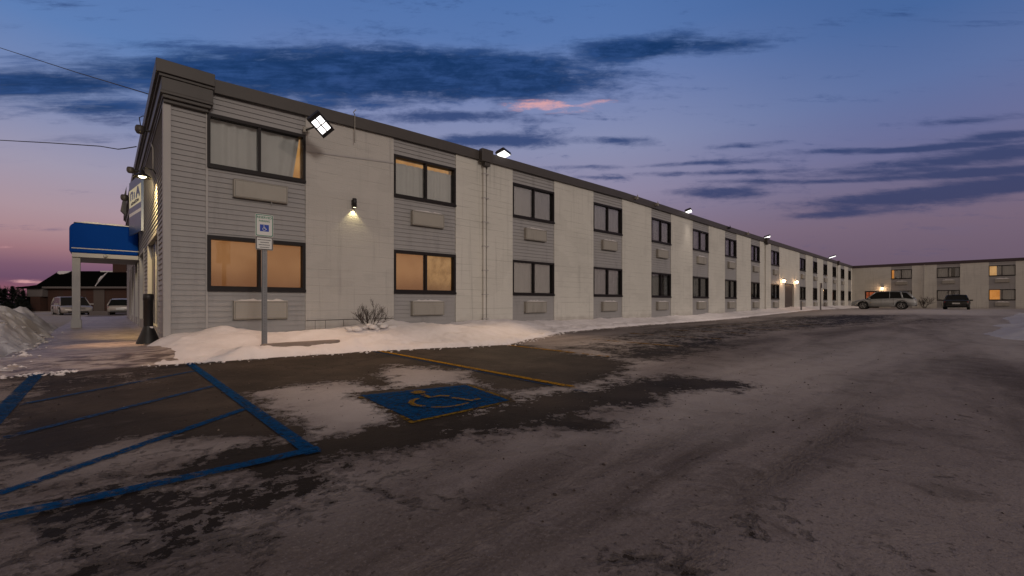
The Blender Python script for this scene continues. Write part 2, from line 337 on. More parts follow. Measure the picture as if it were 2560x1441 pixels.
# snow cover on the lot: attribute 'snow' (0 bare .. 1 covered) and 'clean' (cleaner snow and the lot's painted light middle), ragged by noise that is fixed to the ground
def snow_nodes(t):
    p = pos(t)
    a = t.new('ShaderNodeAttribute'); a.attribute_name = 'snow'
    a2 = t.new('ShaderNodeAttribute'); a2.attribute_name = 'clean'
    n1 = t.noise(p, 1.9, 6, 0.6, 0.3)
    n2 = t.noise(p, 8.0, 6, 0.68, 0.4)
    n3 = t.noise(p, 24.0, 5, 0.7, 0.3)
    v = t.m('ADD', t.m('ADD', a.outputs['Fac'], t.m('MULTIPLY', t.m('SUBTRACT', n3, 0.5), 0.7)), t.m('ADD', t.m('MULTIPLY', t.m('SUBTRACT', n1, 0.5), 1.25), t.m('MULTIPLY', t.m('SUBTRACT', n2, 0.5), 1.45)))
    return p, v, a2.outputs['Fac'], n1, n2
def ground_mat():
    m, t, b = newmat('lot_surface')
    p, v, cl, n1, n2 = snow_nodes(t)
    cover = t.ss(v, 0.495, 0.525)
    # asphalt
    fa = t.noise(p, 180, 3, 0.7); fb = t.noise(p, 1.1, 5, 0.6)
    asph = t.mix(t.ss(fb, 0.3, 0.75), (0.026, 0.019, 0.014), (0.072, 0.054, 0.041))
    asph = t.mix(t.m('MULTIPLY', t.ss(t.noise(p, 95, 3, 0.8), 0.56, 0.70), 0.42), asph, (0.17, 0.14, 0.12))
    crk = t.new('ShaderNodeTexVoronoi'); crk.feature = 'DISTANCE_TO_EDGE'; crk.inputs['Scale'].default_value = 0.33
    t.l.new(t.vm('ADD', p, t.vm('MULTIPLY', t.comb(n1, n2, 0.0), (0.8, 0.8, 0))), crk.inputs['Vector'])
    asph = t.mix(t.m('MULTIPLY', t.ss(crk.outputs['Distance'], 0.012, 0.004), 0.5), asph, (0.02, 0.016, 0.014))
    frost = t.noise(p, 3.2, 6, 0.7)
    asph = t.mix(t.m('MULTIPLY', t.ss(frost, 0.56, 0.72), 0.20), asph, (0.24, 0.2, 0.18))
    dk = t.new('ShaderNodeAttribute'); dk.attribute_name = 'asph_dark'
    asph = t.mix(t.m('MULTIPLY', dk.outputs['Fac'], 0.72), asph, (0.008, 0.006, 0.005))  # darker asphalt inside the listed areas
    # driven, icy snow: dark and brown where the wheels go
    st = t.noise(t.vm('MULTIPLY', p, (0.22, 1.0, 1.0)), 0.75, 6, 0.62, 0.6)
    mo = t.noise(p, 2.6, 7, 0.66, 0.5)
    spk = t.noise(p, 16, 5, 0.7)
    pack = t.mix(t.ss(st, 0.36, 0.64), (0.275, 0.236, 0.226), (0.098, 0.079, 0.073))
    pack = t.mix(t.m('MULTIPLY', t.ss(mo, 0.52, 0.68), 0.60), pack, (0.085, 0.068, 0.060))
    pack = t.mix(t.m('MULTIPLY', t.ss(t.noise(p, 5.0, 6, .7), 0.56, 0.68), 0.35), pack, (0.33, 0.29, 0.28))
    pack = t.mix(t.m('MULTIPLY', t.ss(spk, 0.60, 0.68), 0.75), pack, (0.045, 0.034, 0.03))
    gr = t.noise(p, 70, 4, 0.75)
    pack = t.mix(t.m('MULTIPLY', t.ss(gr, 0.52, 0.66), 0.45), pack, (0.075, 0.058, 0.052))
    pack = t.mix(t.m('MULTIPLY', t.ss(gr, 0.46, 0.34), 0.35), pack, (0.36, 0.32, 0.31))
    sx = t.new('ShaderNodeSeparateXYZ'); t.l.new(p, sx.inputs[0])
    wob = t.m('MULTIPLY', t.m('SUBTRACT', t.noise(t.vm('MULTIPLY', p, (0.09, 0.02, 0)), 1.0, 2), 0.5), 3.2)
    yy = t.m('ADD', sx.outputs[1], wob); trk = None
    for y0, w_, k_ in ((-2.3, .13, .8), (-.75, .13, .9), (.55, .10, .7), (2.05, .11, .7), (3.1, .09, .5), (-3.6, .16, .7), (1.25, .08, .45), (-1.35, .09, .6)):
        g_ = t.m('MULTIPLY', t.m('EXPONENT', t.m('MULTIPLY', t.m('POWER', t.m('DIVIDE', t.m('SUBTRACT', yy, y0), w_), 2), -1.0)), k_)
        trk = g_ if trk is None else t.m('MAXIMUM', trk, g_)
    tread = t.m('ADD', 0.45, t.m('MULTIPLY', t.ss(t.noise(t.vm('MULTIPLY', p, (9, 22, 1)), 1.6, 4, 0.6), 0.4, 0.6), 0.55))
    trk = t.m('MULTIPLY', t.m('MULTIPLY', trk, tread), t.ss(t.noise(t.vm('MULTIPLY', p, (.35, .6, 1)), 1.0, 3), 0.36, 0.56))
    pack = t.mix(t.m('MULTIPLY', trk, 0.62), pack, (0.085, 0.068, 0.060))
    clean = t.mix(t.m('MULTIPLY', t.ss(mo, 0.5, 0.75), 0.35), (0.52, 0.475, 0.455), (0.34, 0.29, 0.27))
    snow = t.mix(t.ss(t.m('ADD', cl, t.m('MULTIPLY', t.m('SUBTRACT', mo, 0.5), 0.5)), 0.15, 0.95), pack, clean)
    c = t.mix(cover, asph, snow)
    t.l.new(c, b.inputs['Base Color'])
    rr = t.mix(cover, (0.62, 0.62, 0.62), (0.72, 0.72, 0.72))
    t.l.new(t.m('SUBTRACT', t.m('ADD', 0.72, t.m('MULTIPLY', cover, 0.1)), t.m('MULTIPLY', t.m('MULTIPLY', dk.outputs['Fac'], t.m('SUBTRACT', 1.0, cover)), 0.04)), b.inputs['Roughness'])
    b.inputs['Specular IOR Level'].default_value = 0.10
    bn = t.new('ShaderNodeBump'); bn.inputs['Strength'].default_value = 0.9; bn.inputs['Distance'].default_value = 0.035
    h = t.m('ADD', t.m('MULTIPLY', t.ss(v, 0.46, 0.72), 0.9), t.m('ADD', t.m('SUBTRACT', t.m('MULTIPLY', mo, 0.8), t.m('MULTIPLY', trk, 0.5)), t.m('ADD', t.m('MULTIPLY', spk, 0.25), t.m('MULTIPLY', fa, 0.08))))
    t.l.new(h, bn.inputs['Height']); t.l.new(bn.outputs[0], b.inputs['Normal'])
    return m
M['ground'] = ground_mat()
def paint_mat(name, col, keep=0.0):
    # worn road paint, thin snow lying over it where the lot is covered
    m = bpy.data.materials.new(name); m.use_nodes = True; t = NT(m.node_tree); b = t.n['Principled BSDF']
    p, v, cl, n1, n2 = snow_nodes(t)
    wear = t.m('MULTIPLY', t.ss(t.noise(p, 20, 7, 0.78), 0.47, 0.62), 0.85)
    hid = t.ss(t.m('SUBTRACT', v, keep), 0.50, 0.54)
    op = t.m('MULTIPLY', t.m('SUBTRACT', 1.0, hid), t.m('SUBTRACT', 1.0, wear))
    k = t.m('ADD', 0.75, t.m('MULTIPLY', t.noise(p, 3, 5), 0.5))
    t.l.new(t.mix(1.0, col, t.comb(k, k, k), 'MULTIPLY'), b.inputs['Base Color'])
    b.inputs['Roughness'].default_value = 0.9; b.inputs['Specular IOR Level'].default_value = 0.05
    tr = t.new('ShaderNodeBsdfTransparent'); mx = t.new('ShaderNodeMixShader')
    t.l.new(op, mx.inputs[0]); t.l.new(tr.outputs[0], mx.inputs[1]); t.l.new(b.outputs[0], mx.inputs[2])
    t.l.new(mx.outputs[0], t.n['Material Output'].inputs[0])
    return m
M['paint_blue'] = paint_mat('blue_road_paint', (0.0, 0.052, 0.160), 0.50)
M['paint_blue_faint'] = paint_mat('faint_blue_road_paint', (0.018, 0.056, 0.140), 0.0)
M['paint_blue_mid'] = paint_mat('worn_blue_road_paint', (0.006, 0.048, 0.140), 0.25)
M['paint_symbol'] = paint_mat('faded_symbol_paint', (0.24, 0.135, 0.012), 0.0)
M['paint_yellow_faint'] = paint_mat('worn_yellow_road_paint', (0.20, 0.12, 0.015), -0.18)
M['paint_yellow'] = paint_mat('yellow_road_paint', (0.36, 0.185, 0.01), 0.10)

# ---------------------------------------------------------------- mesh helpers
def cfac(X):
    return np.interp(X, [0, 1.6, 3.6, 6, 8.1, 10.6, 17.6, 30, 50, 65, 72], [.952, .952, .961, .984, .993, 1.0, 1.02, 1.0, .985, .973, .970])
def warp(v):
    return (v[0], v[1], EYE+(v[2]-EYE)*float(cfac(v[0]))) if v[2] > EYE else tuple(v)
WORLDPOS = {}
class MB:
    def __init__(s): s.v = []; s.f = []; s.sm = []
    def add(s, vs, fs, smooth=False):
        o = len(s.v); s.v += [tuple(v) for v in vs]; s.f += [tuple(i+o for i in f) for f in fs]; s.sm += [smooth]*len(fs)
        return s
    def quad(s, a, b, c, d): return s.add([a, b, c, d], [(0, 1, 2, 3)])
    def box(s, a, b, M4=None):
        x0, y0, z0 = [min(a[i], b[i]) for i in range(3)]; x1, y1, z1 = [max(a[i], b[i]) for i in range(3)]
        vs = [(x0, y0, z0), (x1, y0, z0), (x1, y1, z0), (x0, y1, z0), (x0, y0, z1), (x1, y0, z1), (x1, y1, z1), (x0, y1, z1)]
        if M4 is not None: vs = [tuple(M4 @ Vector(v)) for v in vs]
        return s.add(vs, [(0, 3, 2, 1), (4, 5, 6, 7), (0, 1, 5, 4), (1, 2, 6, 5), (2, 3, 7, 6), (3, 0, 4, 7)])
    def tube(s, pts, r, n=8, cap=True, r2=None):
        pts = [Vector(p) for p in pts]; rings = []
        rs = r if isinstance(r, (list, tuple)) else [r+( (r2-r)*i/max(1, len(pts)-1) if r2 is not None else 0) for i in range(len(pts))]
        up = None
        for i, p in enumerate(pts):
            d = (pts[min(i+1, len(pts)-1)]-pts[max(i-1, 0)]).normalized()
            if up is None: up = Vector((0, 0, 1)) if abs(d.z) < .9 else Vector((1, 0, 0))
            u = d.cross(up).normalized(); w_ = d.cross(u).normalized(); up = -w_ if w_.length else up
            u = d.cross(up).normalized(); w_ = u.cross(d).normalized()
            rings.append([tuple(p+rs[i]*(math.cos(2*math.pi*k/n)*u+math.sin(2*math.pi*k/n)*w_)) for k in range(n)])
        vs = [v for r_ in rings for v in r_]; fs = []
        for i in range(len(pts)-1):
            for k in range(n):
                fs.append((i*n+k, i*n+(k+1) % n, (i+1)*n+(k+1) % n, (i+1)*n+k))
        if cap: fs.append(tuple(range(n))[::-1]); fs.append(tuple((len(pts)-1)*n+k for k in range(n)))
        return s.add(vs, fs, True)
    def lathe(s, c, prof, n=24, axis='z'):
        vs = []; fs = []
        for (r, h) in prof:
            for k in range(n):
                a = 2*math.pi*k/n
                if axis == 'z': vs.append((c[0]+r*math.cos(a), c[1]+r*math.sin(a), c[2]+h))
                elif axis == 'x': vs.append((c[0]+h, c[1]+r*math.cos(a), c[2]+r*math.sin(a)))
                else: vs.append((c[0]+r*math.cos(a), c[1]+h, c[2]+r*math.sin(a)))
        for i in range(len(prof)-1):
            for k in range(n): fs.append((i*n+k, i*n+(k+1) % n, (i+1)*n+(k+1) % n, (i+1)*n+k))
        return s.add(vs, fs, True)
    def prism(s, poly, y0, y1, axis='y'):
        n = len(poly)
        def P(p, y): return (p[0], y, p[1]) if axis == 'y' else ((y, p[0], p[1]) if axis == 'x' else (p[0], p[1], y))
        vs = [P(p, y0) for p in poly]+[P(p, y1) for p in poly]
        fs = [tuple(range(n)), tuple(range(2*n-1, n-1, -1))]+[(i, n+i, n+(i+1) % n, (i+1) % n) for i in range(n)]
        return s.add(vs, fs)
    def build(s, name, mat, parent=None, wp=False, bevel=0.0, origin=None, local=False):
        vs = [warp(v) for v in s.v] if wp else s.v
        pw = WORLDPOS.get(parent.name, Vector((0, 0, 0))) if parent is not None else Vector((0, 0, 0))
        if local: o_ = Vector((0, 0, 0)); rel = Vector((0, 0, 0))
        else:
            if origin is None:
                a = np.array(vs); lo, hi = a.min(0), a.max(0)
                o_ = Vector(((lo[0]+hi[0])/2, (lo[1]+hi[1])/2, lo[2]))
            else: o_ = Vector(origin)
            rel = o_-pw
        me = bpy.data.meshes.new(name)
        me.from_pydata([(v[0]-o_.x, v[1]-o_.y, v[2]-o_.z) for v in vs], [], s.f)
        me.polygons.foreach_set('use_smooth', s.sm); me.materials.append(mat)
        bm = bmesh.new(); bm.from_mesh(me); bmesh.ops.recalc_face_normals(bm, faces=bm.faces); bm.to_mesh(me); bm.free()
        me.update()
        ob = bpy.data.objects.new(name, me); C.objects.link(ob)
        ob.location = rel
        if parent is not None: ob.parent = parent
        WORLDPOS[ob.name] = o_ if not local else pw
        if bevel:
            bv = ob.modifiers.new('bevel', 'BEVEL'); bv.width = bevel; bv.segments = 2; bv.limit_method = 'ANGLE'
        return ob
def tag(o, label=None, cat=None, group=None, kind=None):
    if label: o['label'] = label
    if cat: o['category'] = cat
    if group: o['group'] = group
    if kind: o['kind'] = kind
    return o
def thing(name, label, cat, loc=(0, 0, 0), group=None, rotz=0):
    o = bpy.data.objects.new(name, None); C.objects.link(o); o.location = loc; o.rotation_euler.z = rotz
    o.empty_display_size = .3
    WORLDPOS[o.name] = Vector(loc) if rotz == 0 else Vector((0, 0, 0))
    return tag(o, label, cat, group)
def copy_tree(o, parent=None):
    c = o.copy(); C.objects.link(c); c.parent = parent
    for ch in list(o.children): copy_tree(ch, c)
    return c

def npnoise(x, y, seed=0, octaves=4, base=1.0):
    rs = np.random.RandomState(seed); tab = rs.rand(256, 256); out = np.zeros_like(x, float); amp = 1.0; tot = 0; f = base
    for o in range(octaves):
        xs = x*f+o*17.3; ys = y*f+o*5.7
        xi = np.floor(xs).astype(int); yi = np.floor(ys).astype(int); fx = xs-xi; fy = ys-yi
        fx = fx*fx*(3-2*fx); fy = fy*fy*(3-2*fy)
        g = lambda a, b: tab[a % 256, b % 256]
        out += amp*((g(xi, yi)*(1-fx)+g(xi+1, yi)*fx)*(1-fy)+(g(xi, yi+1)*(1-fx)+g(xi+1, yi+1)*fx)*fy)
        tot += amp; amp *= 0.5; f *= 2.03
    return out/tot
def sstep(a, b, x): t = np.clip((x-a)/(b-a), 0, 1); return t*t*(3-2*t)
def gridmesh(name, X, Y, Z, mat, wrap=False, attrs=None, smooth=True):
    n, m = X.shape
    me = bpy.data.meshes.new(name)
    co = np.stack([X, Y, Z], -1).reshape(-1, 3).astype(np.float32)
    i = np.arange(n-1)[:, None]*m; j = np.arange(m if wrap else m-1)[None, :]; j2 = (j+1) % m
    q = np.stack([i+j, i+j2, i+m+j2, i+m+j], -1).reshape(-1, 4).astype(np.int32)
    me.vertices.add(len(co)); me.vertices.foreach_set('co', co.ravel())
    me.loops.add(q.size); me.loops.foreach_set('vertex_index', q.ravel())
    me.polygons.add(len(q)); me.polygons.foreach_set('loop_start', np.arange(0, q.size, 4, dtype=np.int32))
    me.polygons.foreach_set('loop_total', np.full(len(q), 4, np.int32))
    me.update(calc_edges=True)
    if smooth: me.polygons.foreach_set('use_smooth', np.ones(len(q), bool))
    for k, a in (attrs or {}).items():
        at_ = me.attributes.new(k, 'FLOAT', 'POINT'); at_.data.foreach_set('value', a.reshape(-1).astype(np.float32))
    me.materials.append(mat)
    # make normals point up
    me.update()
    if me.polygons[0].normal.z < 0: me.flip_normals()
    ob = bpy.data.objects.new(name, me); C.objects.link(ob)
    return ob

# ---------------------------------------------------------------- where the lot is bare and where the snow lies
def polyw(pts): return np.array([gp(*p) for p in pts])
def sdist(P, x, y):               # signed distance, positive inside
    d = np.full(x.shape, 1e9); ins = np.zeros(x.shape, bool); n = len(P)
    for i in range(n):
        ax, ay = P[i]; bx, by = P[(i+1) % n]
        ex, ey = bx-ax, by-ay
        t = np.clip(((x-ax)*ex+(y-ay)*ey)/(ex*ex+ey*ey+1e-12), 0, 1)
        d = np.minimum(d, np.hypot(x-ax-t*ex, y-ay-t*ey))
        c = ((ay > y) != (by > y)) & (x < (bx-ax)*(y-ay)/(by-ay+1e-12)+ax)
        ins ^= c
    return np.where(ins, d, -d)
BARE = [
 ([(0, 940), (160, 905), (330, 915), (480, 905), (760, 888), (955, 872), (1130, 862), (1280, 858), (1350, 870), (1440, 882), (1510, 895), (1565, 908), (1545, 935), (1470, 950),
   (1420, 968), (1330, 975), (1240, 975), (1210, 965), (1180, 945), (1160, 928), (1080, 918), (975, 915), (945, 935), (965, 945), (960, 962), (940, 970), (870, 953), (700, 968), (600, 985), (640, 1005),
   (720, 1062), (760, 1075), (740, 1090), (640, 1075), (520, 1080), (330, 1090), (180, 1118), (60, 1130), (0, 1128)], .90),
 ([(1285, 864), (1400, 862), (1490, 848), (1570, 830), (1700, 815), (1900, 797), (2100, 786), (2260, 787), (2250, 800), (2190, 812), (1950, 830), (1870, 850), (1830, 868), (1720, 888),
   (1640, 905), (1540, 893), (1480, 880), (1390, 874)], .66),
 ([(1470, 978), (1560, 950), (1690, 940), (1830, 952), (1895, 965), (1830, 980), (1730, 976), (1660, 985), (1640, 1005), (1560, 1014), (1500, 1002)], .82),
 ([(790, 1105), (880, 1085), (1010, 1048), (1200, 1022), (1290, 1002), (1440, 975), (1530, 985), (1560, 1000), (1480, 1018), (1400, 1042), (1300, 1058), (1180, 1072), (1000, 1095), (860, 1120), (800, 1140), (700, 1165),
   (640, 1160), (560, 1165), (480, 1180), (560, 1140), (680, 1120)], .80),
 ([(905, 985), (1110, 962), (1180, 964), (1280, 1000), (1180, 1030), (1040, 1060), (1010, 1040), (960, 1015)], 1.3),
 ([(1405, 1052), (1440, 1046), (1490, 1062), (1450, 1070)], 1.0),
 ([(2240, 800), (2330, 797), (2380, 802), (2300, 812)], .6),
]
MOTTLE = [
 ([(0, 1215), (220, 1185), (420, 1155), (560, 1165), (780, 1135), (1000, 1090), (1060, 1110), (980, 1180), (900, 1260), (720, 1330), (560, 1400), (300, 1470), (0, 1500)], 0.48),
 ([(0, 1120), (300, 1080), (640, 1060), (720, 1080), (400, 1130), (0, 1190)], 0.24),
 ([(1280, 864), (1500, 845), (1900, 797), (2050, 800), (1700, 860), (1500, 880)], -0.34),
 ([(960, 1100), (1300, 1060), (1500, 1020), (1600, 1010), (1400, 1080), (1100, 1130)], 0.34),
 ([(1500, 1400), (1900, 1310), (2100, 1340), (1700, 1480)], 0.36),
 ([(30, 940), (330, 905), (470, 925), (440, 960), (100, 985)], -0.42),
]
CLEAN_AND_LIT = [
 ([(590, 985), (700, 962), (870, 950), (1000, 905), (1200, 930), (1260, 975), (1400, 965), (1550, 930), (1640, 905), (1480, 875), (1420, 890), (1560, 905), (1640, 1000), (1500, 1010), (1100, 1080), (900, 1080), (760, 1100), (640, 1020)], 0.9),
 ([(1280, 860), (1500, 835), (1900, 792), (2300, 770), (2560, 770), (2560, 800), (2300, 812), (1950, 845), (1640, 920), (1500, 900)], 0.55),
 ([(2420, 835), (2480, 795), (2560, 790), (2560, 900), (2500, 870)], 1.1),
 ([(1900, 792), (2130, 773), (2560, 770), (2560, 790), (2300, 786)], 1.1),
 ([(0, 1200), (420, 1150), (800, 1130), (1100, 1100), (1300, 1150), (900, 1400), (500, 1500), (0, 1500)], 0.40),
 ([(0, 1150), (320, 1095), (650, 1075), (720, 1090), (600, 1150), (300, 1185), (0, 1240)], 0.62),
 ([(1500, 960), (1650, 905), (1950, 845), (2400, 800), (2560, 900), (2300, 1000), (1800, 1120), (1300, 1150), (1100, 1120), (1500, 1030)], 0.55),  # middle of the lot lightened: light falloff towards the near edge put into the tone
]
def fields(x, y):
    dep = np.maximum(x*UY+y*UX, 0.3)
    rr = np.hypot(x, y)
    w_ = 0.05*rr+0.07
    snow = np.full(x.shape, 1.0)
    bare = np.zeros(x.shape)
    for P, k in BARE:
        sd = sdist(polyw(P), x, y)
        bare = np.maximum(bare, k*np.clip(0.5+sd/(2*w_), 0, 1.0))
    snow = 1.0-1.05*bare
    for P, k in MOTTLE:
        sd = sdist(polyw(P), x, y)
        snow -= k*np.clip(0.5+sd/(4*w_), 0, 1)
    clean = np.zeros(x.shape)
    for P, k in CLEAN_AND_LIT:
        sd = sdist(polyw(P), x, y)
        clean = np.maximum(clean, k*np.clip(0.5+sd/(6*w_), 0, 1))
    beyond = (x < -1.0) & (y > 9.2)
    clean = np.where(beyond, 0.6, clean)
    return snow, clean

ASPH_DARK = [([(-200, 1110), (300, 1075), (800, 1070), (1100, 1070), (1400, 1040), (1500, 1080), (1100, 1300), (700, 1600), (-300, 1600)], 1.0),
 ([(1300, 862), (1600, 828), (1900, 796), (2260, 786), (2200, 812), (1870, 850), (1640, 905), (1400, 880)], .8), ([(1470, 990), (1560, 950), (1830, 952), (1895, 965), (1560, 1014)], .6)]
def asph_darkness(x, y):  # how far the asphalt is darkened, area by area
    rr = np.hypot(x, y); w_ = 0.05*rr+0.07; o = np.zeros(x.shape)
    for P, k in ASPH_DARK: o = np.maximum(o, k*np.clip(0.5+sdist(polyw(P), x, y)/(4*w_), 0, 1))
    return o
def ground():
    ang = np.concatenate([np.linspace(-66, 62, 700), np.linspace(62, 294, 90)[1:-1]])
    a = np.radians(ang)
    r = np.concatenate([[0.02], np.geomspace(0.6, 130, 330), np.geomspace(140, 1500, 14)])
    A, Rr = np.meshgrid(a, r)
    lat = Rr*np.sin(A); dep = Rr*np.cos(A)
    X = lat*UX+dep*UY; Y = dep*UX-lat*UY
    s, c = fields(X, Y)
    Z = gz(X)+0.012*sstep(0.5, 0.8, s)*npnoise(X, Y, 3, 4, 1.6)*sstep(300, 60, Rr)
    # ruts and soft lumps of the driven snow
    Z += 0.035*(npnoise(X, Y*1.0, 5, 3, 0.5)-0.5)*sstep(0.4, 0.9, s)*sstep(200, 50, Rr)
    # low ridge of ploughed snow on the right
    ob = gridmesh('parking_lot_ground', X, Y, Z, M['ground'], True, {'snow': s, 'clean': c, 'asph_dark': asph_darkness(X, Y)})
    tag(ob, kind='structure'); ob['label'] = 'asphalt parking lot under patchy packed snow'
ground()

# ---------------------------------------------------------------- snow bank along the long facade
def yb(X):
    return np.interp(X, [-1.2, .3, 1.0, 4.2, 6, 7, 8.5, 11, 14, 22, 44, 75], [9.2, 8.95, 8.78, 8.38, 7.75, 7.55, 8.2, 9.3, 9.75, 10.0, 9.95, 9.9])
xs = np.concatenate([np.arange(0.2, 12, 0.045), np.geomspace(12, 73, 300)])
v = np.linspace(0, 1, 70)
Vv, Xx = np.meshgrid(v, xs)
Yb = yb(Xx)+0.30*(npnoise(Xx, Xx*0, 11, 6, 1.3)-0.5)+0.10*(npnoise(Xx, Xx*0, 12, 4, 6)-0.5)
Y1 = 11.42
Yy = Yb-0.15+(Y1-Yb+0.15)*Vv
d_ = Yy-Yb
H = 0.10*sstep(-0.02, 0.25, d_)+0.30*sstep(0.2, 1.9, d_)
H *= (0.85+0.45*(npnoise(Xx, Yy, 21, 4, 0.8)-0.35))
H += (0.10*(npnoise(Xx, Yy, 22, 4, 2.0)-0.5)+0.09*(0.5-np.abs(npnoise(Xx, Yy, 23, 4, 3.5)-0.5)*2-.3)*sstep(1.6, .3, d_))*sstep(0, .3, d_)
H += 0.13*np.exp(-((Xx-1.75)/.35)**2-((Yy-11.0)/.35)**2)          # small drift at the trim corner
H -= 0.10*np.exp(-((Xx-2.9)/.6)**2-((Yy-11.1)/.3)**2)
H += 0.16*np.exp(-((Xx-5.4)/.6)**2-((Yy-10.6)/.45)**2)
kerbgap = sstep(2.0, 2.9, Xx)*sstep(3.75, 3.5, Xx)*np.exp(-((Yy-9.14-0.02*(Xx-3))/.17)**2)
H = H+0.10*np.exp(-((Yy-9.12)/.3)**2)*sstep(1.2, 2, Xx)*sstep(6, 4.5, Xx)
H = H*(1-kerbgap)+kerbgap*0.13
H *= sstep(0.25, 1.15, Xx+0.25*(npnoise(Xx, Yy, 31, 3, 2)-0.5))*1.0
base = gz(Xx)
Z = base-0.05+H*1.0+0.05*sstep(-0.02, 0.1, d_)
ob = gridmesh('snow_bank', Xx, Yy, Z, M['snow'])
tag(ob, kind='structure'); ob['label'] = 'smooth bank of clean snow along the long facade'

mb = MB()
mb.prism([(2.1, 9.16), (2.6, 9.02), (3.3, 9.0), (3.52, 9.03), (3.6, 9.12), (3.5, 9.22), (2.6, 9.24)], 0.0, 0.225, 'z')
kb = mb.build('kerb', M['kerbstone'], bevel=0.02); tag(kb, kind='structure')

# walkway in front of the end wall
xs = np.linspace(-1.15, 1.05, 60); ys = np.concatenate([np.linspace(8.75, 12, 80), np.linspace(12.05, 36, 60)])
XX, YY = np.meshgrid(xs, ys)
ZZ = 0.17*sstep(8.7, 9.9, YY)+0.01*(npnoise(XX, YY, 41, 5, 3)-0.5)+0.05*sstep(0.55, 0.9, XX)*npnoise(XX, YY, 42, 3, 2)*sstep(9, 11, YY)-0.012
wk = gridmesh('walkway', XX, YY, ZZ, None or M['snow'])
def walkmat():
    m, t, b = newmat('icy_walkway')
    p = pos(t)
    n = t.noise(t.vm('MULTIPLY', p, (1, 1.6, 1)), 3.0, 7, 0.68, 0.4); n2 = t.noise(p, 14, 5, 0.7)
    n4 = t.noise(t.vm('MULTIPLY', p, (1.1, 3.2, 1)), 2.4, 7, 0.7, 0.5)
    c = t.mix(t.ss(n, 0.42, 0.60), (0.40, 0.31, 0.25), (0.20, 0.14, 0.105))
    c = t.mix(t.m('MULTIPLY', t.ss(n4, 0.50, 0.62), 0.7), c, (0.58, 0.50, 0.44))
    s = t.new('ShaderNodeSeparateXYZ'); t.l.new(p, s.inputs[0])
    low = t.ss(t.m('ADD', s.outputs[1], t.m('MULTIPLY', t.m('SUBTRACT', n4, 0.5), 4.0)), 10.0, 9.2)
    c = t.mix(t.m('MULTIPLY', low, 0.65), c, t.mix(t.ss(n4, .44, .54), (0.07, 0.045, 0.03), (0.46, 0.38, 0.33)))
    t.l.new(c, b.inputs['Base Color']); b.inputs['Roughness'].default_value = 0.42
    bn = t.new('ShaderNodeBump'); bn.inputs['Strength'].default_value = 0.8; bn.inputs['Distance'].default_value = 0.03
    t.l.new(t.m('ADD', n, t.m('MULTIPLY', n2, 0.4)), bn.inputs['Height']); t.l.new(bn.outputs[0], b.inputs['Normal'])
    return m
wk.data.materials[0] = walkmat(); tag(wk, kind='structure')

# heap of shovelled snow on the left of the walkway
xs = np.concatenate([np.linspace(-10.5, -3, 90), np.linspace(-2.97, -0.35, 110)]); ys = np.concatenate([np.linspace(8.2, 15, 260), np.linspace(15.06, 26, 140)])
XX, YY = np.meshgrid(xs, ys)
edge = -0.62-0.03*(YY-9)+0.26*(npnoise(XX, YY, 51, 3, 1.1)-0.5)+0.10*(npnoise(XX, YY, 57, 3, 4.5)-0.5)
ex = edge-XX
front = 8.98+0.15*np.sin(XX*1.3)+0.6*(npnoise(XX, YY*0.3, 52, 5, 1.1)-0.5)
ey = YY-front
H = (0.16+0.72*sstep(0.0, 4.2, ey))*sstep(-0.02, 1.05, ex)**0.75*sstep(-0.05, 0.5, ey)
H *= sstep(26, 19, YY)*np.interp(XX, [-10.5, -6, -3, -1.7, -1.0, -.5], [0.35, .75, .92, 1.02, 0.96, .85])
env = sstep(0.0, .35, ex)*sstep(0.0, .4, ey)
H *= 0.80+0.55*(npnoise(XX, YY, 53, 3, 0.7)-0.25)
H += env*(0.22*(npnoise(XX, YY, 54, 3, 1.6)-0.5)+0.15*(0.5-np.abs(npnoise(XX, YY, 55, 4, 2.6)-0.5)*2-0.35)+0.06*(npnoise(XX, YY, 56, 3, 7)-0.5))
H = np.maximum(H, 0.0)
HEAP = (XX[0].copy(), YY[:, 0].copy(), H.copy())
ob = gridmesh('snow_heap', XX, YY, H-0.04, M['heapsnow']); tag(ob, kind='structure'); ob['label'] = 'lumpy heap of shovelled snow left of the walkway'

# ploughed snow at the right edge of the lot
cxr, cyr = gp(2600, 815)
xs = np.linspace(14, 46, 150); ys = np.linspace(-14, 3.5, 150)
XX, YY = np.meshgrid(xs, ys)
q = YY-(-0.045*(XX-20)-0.25)
q += 0.7*(npnoise(XX, YY, 61, 4, 0.4)-0.5)
H = 0.42*sstep(0.3, -2.2, q)*sstep(16, 20, XX)*sstep(45, 34, XX)*(0.6+0.8*npnoise(XX, YY, 62, 5, 0.9))
H += 0.34*np.abs(npnoise(XX, YY, 63, 4, 1.5)-0.5)*sstep(0.3, -.6, q)*sstep(16, 20, XX)
ob = gridmesh('ploughed_snow', XX, YY, gz(XX)-0.05+H*1.0, M['heapsnow']); tag(ob, kind='structure')

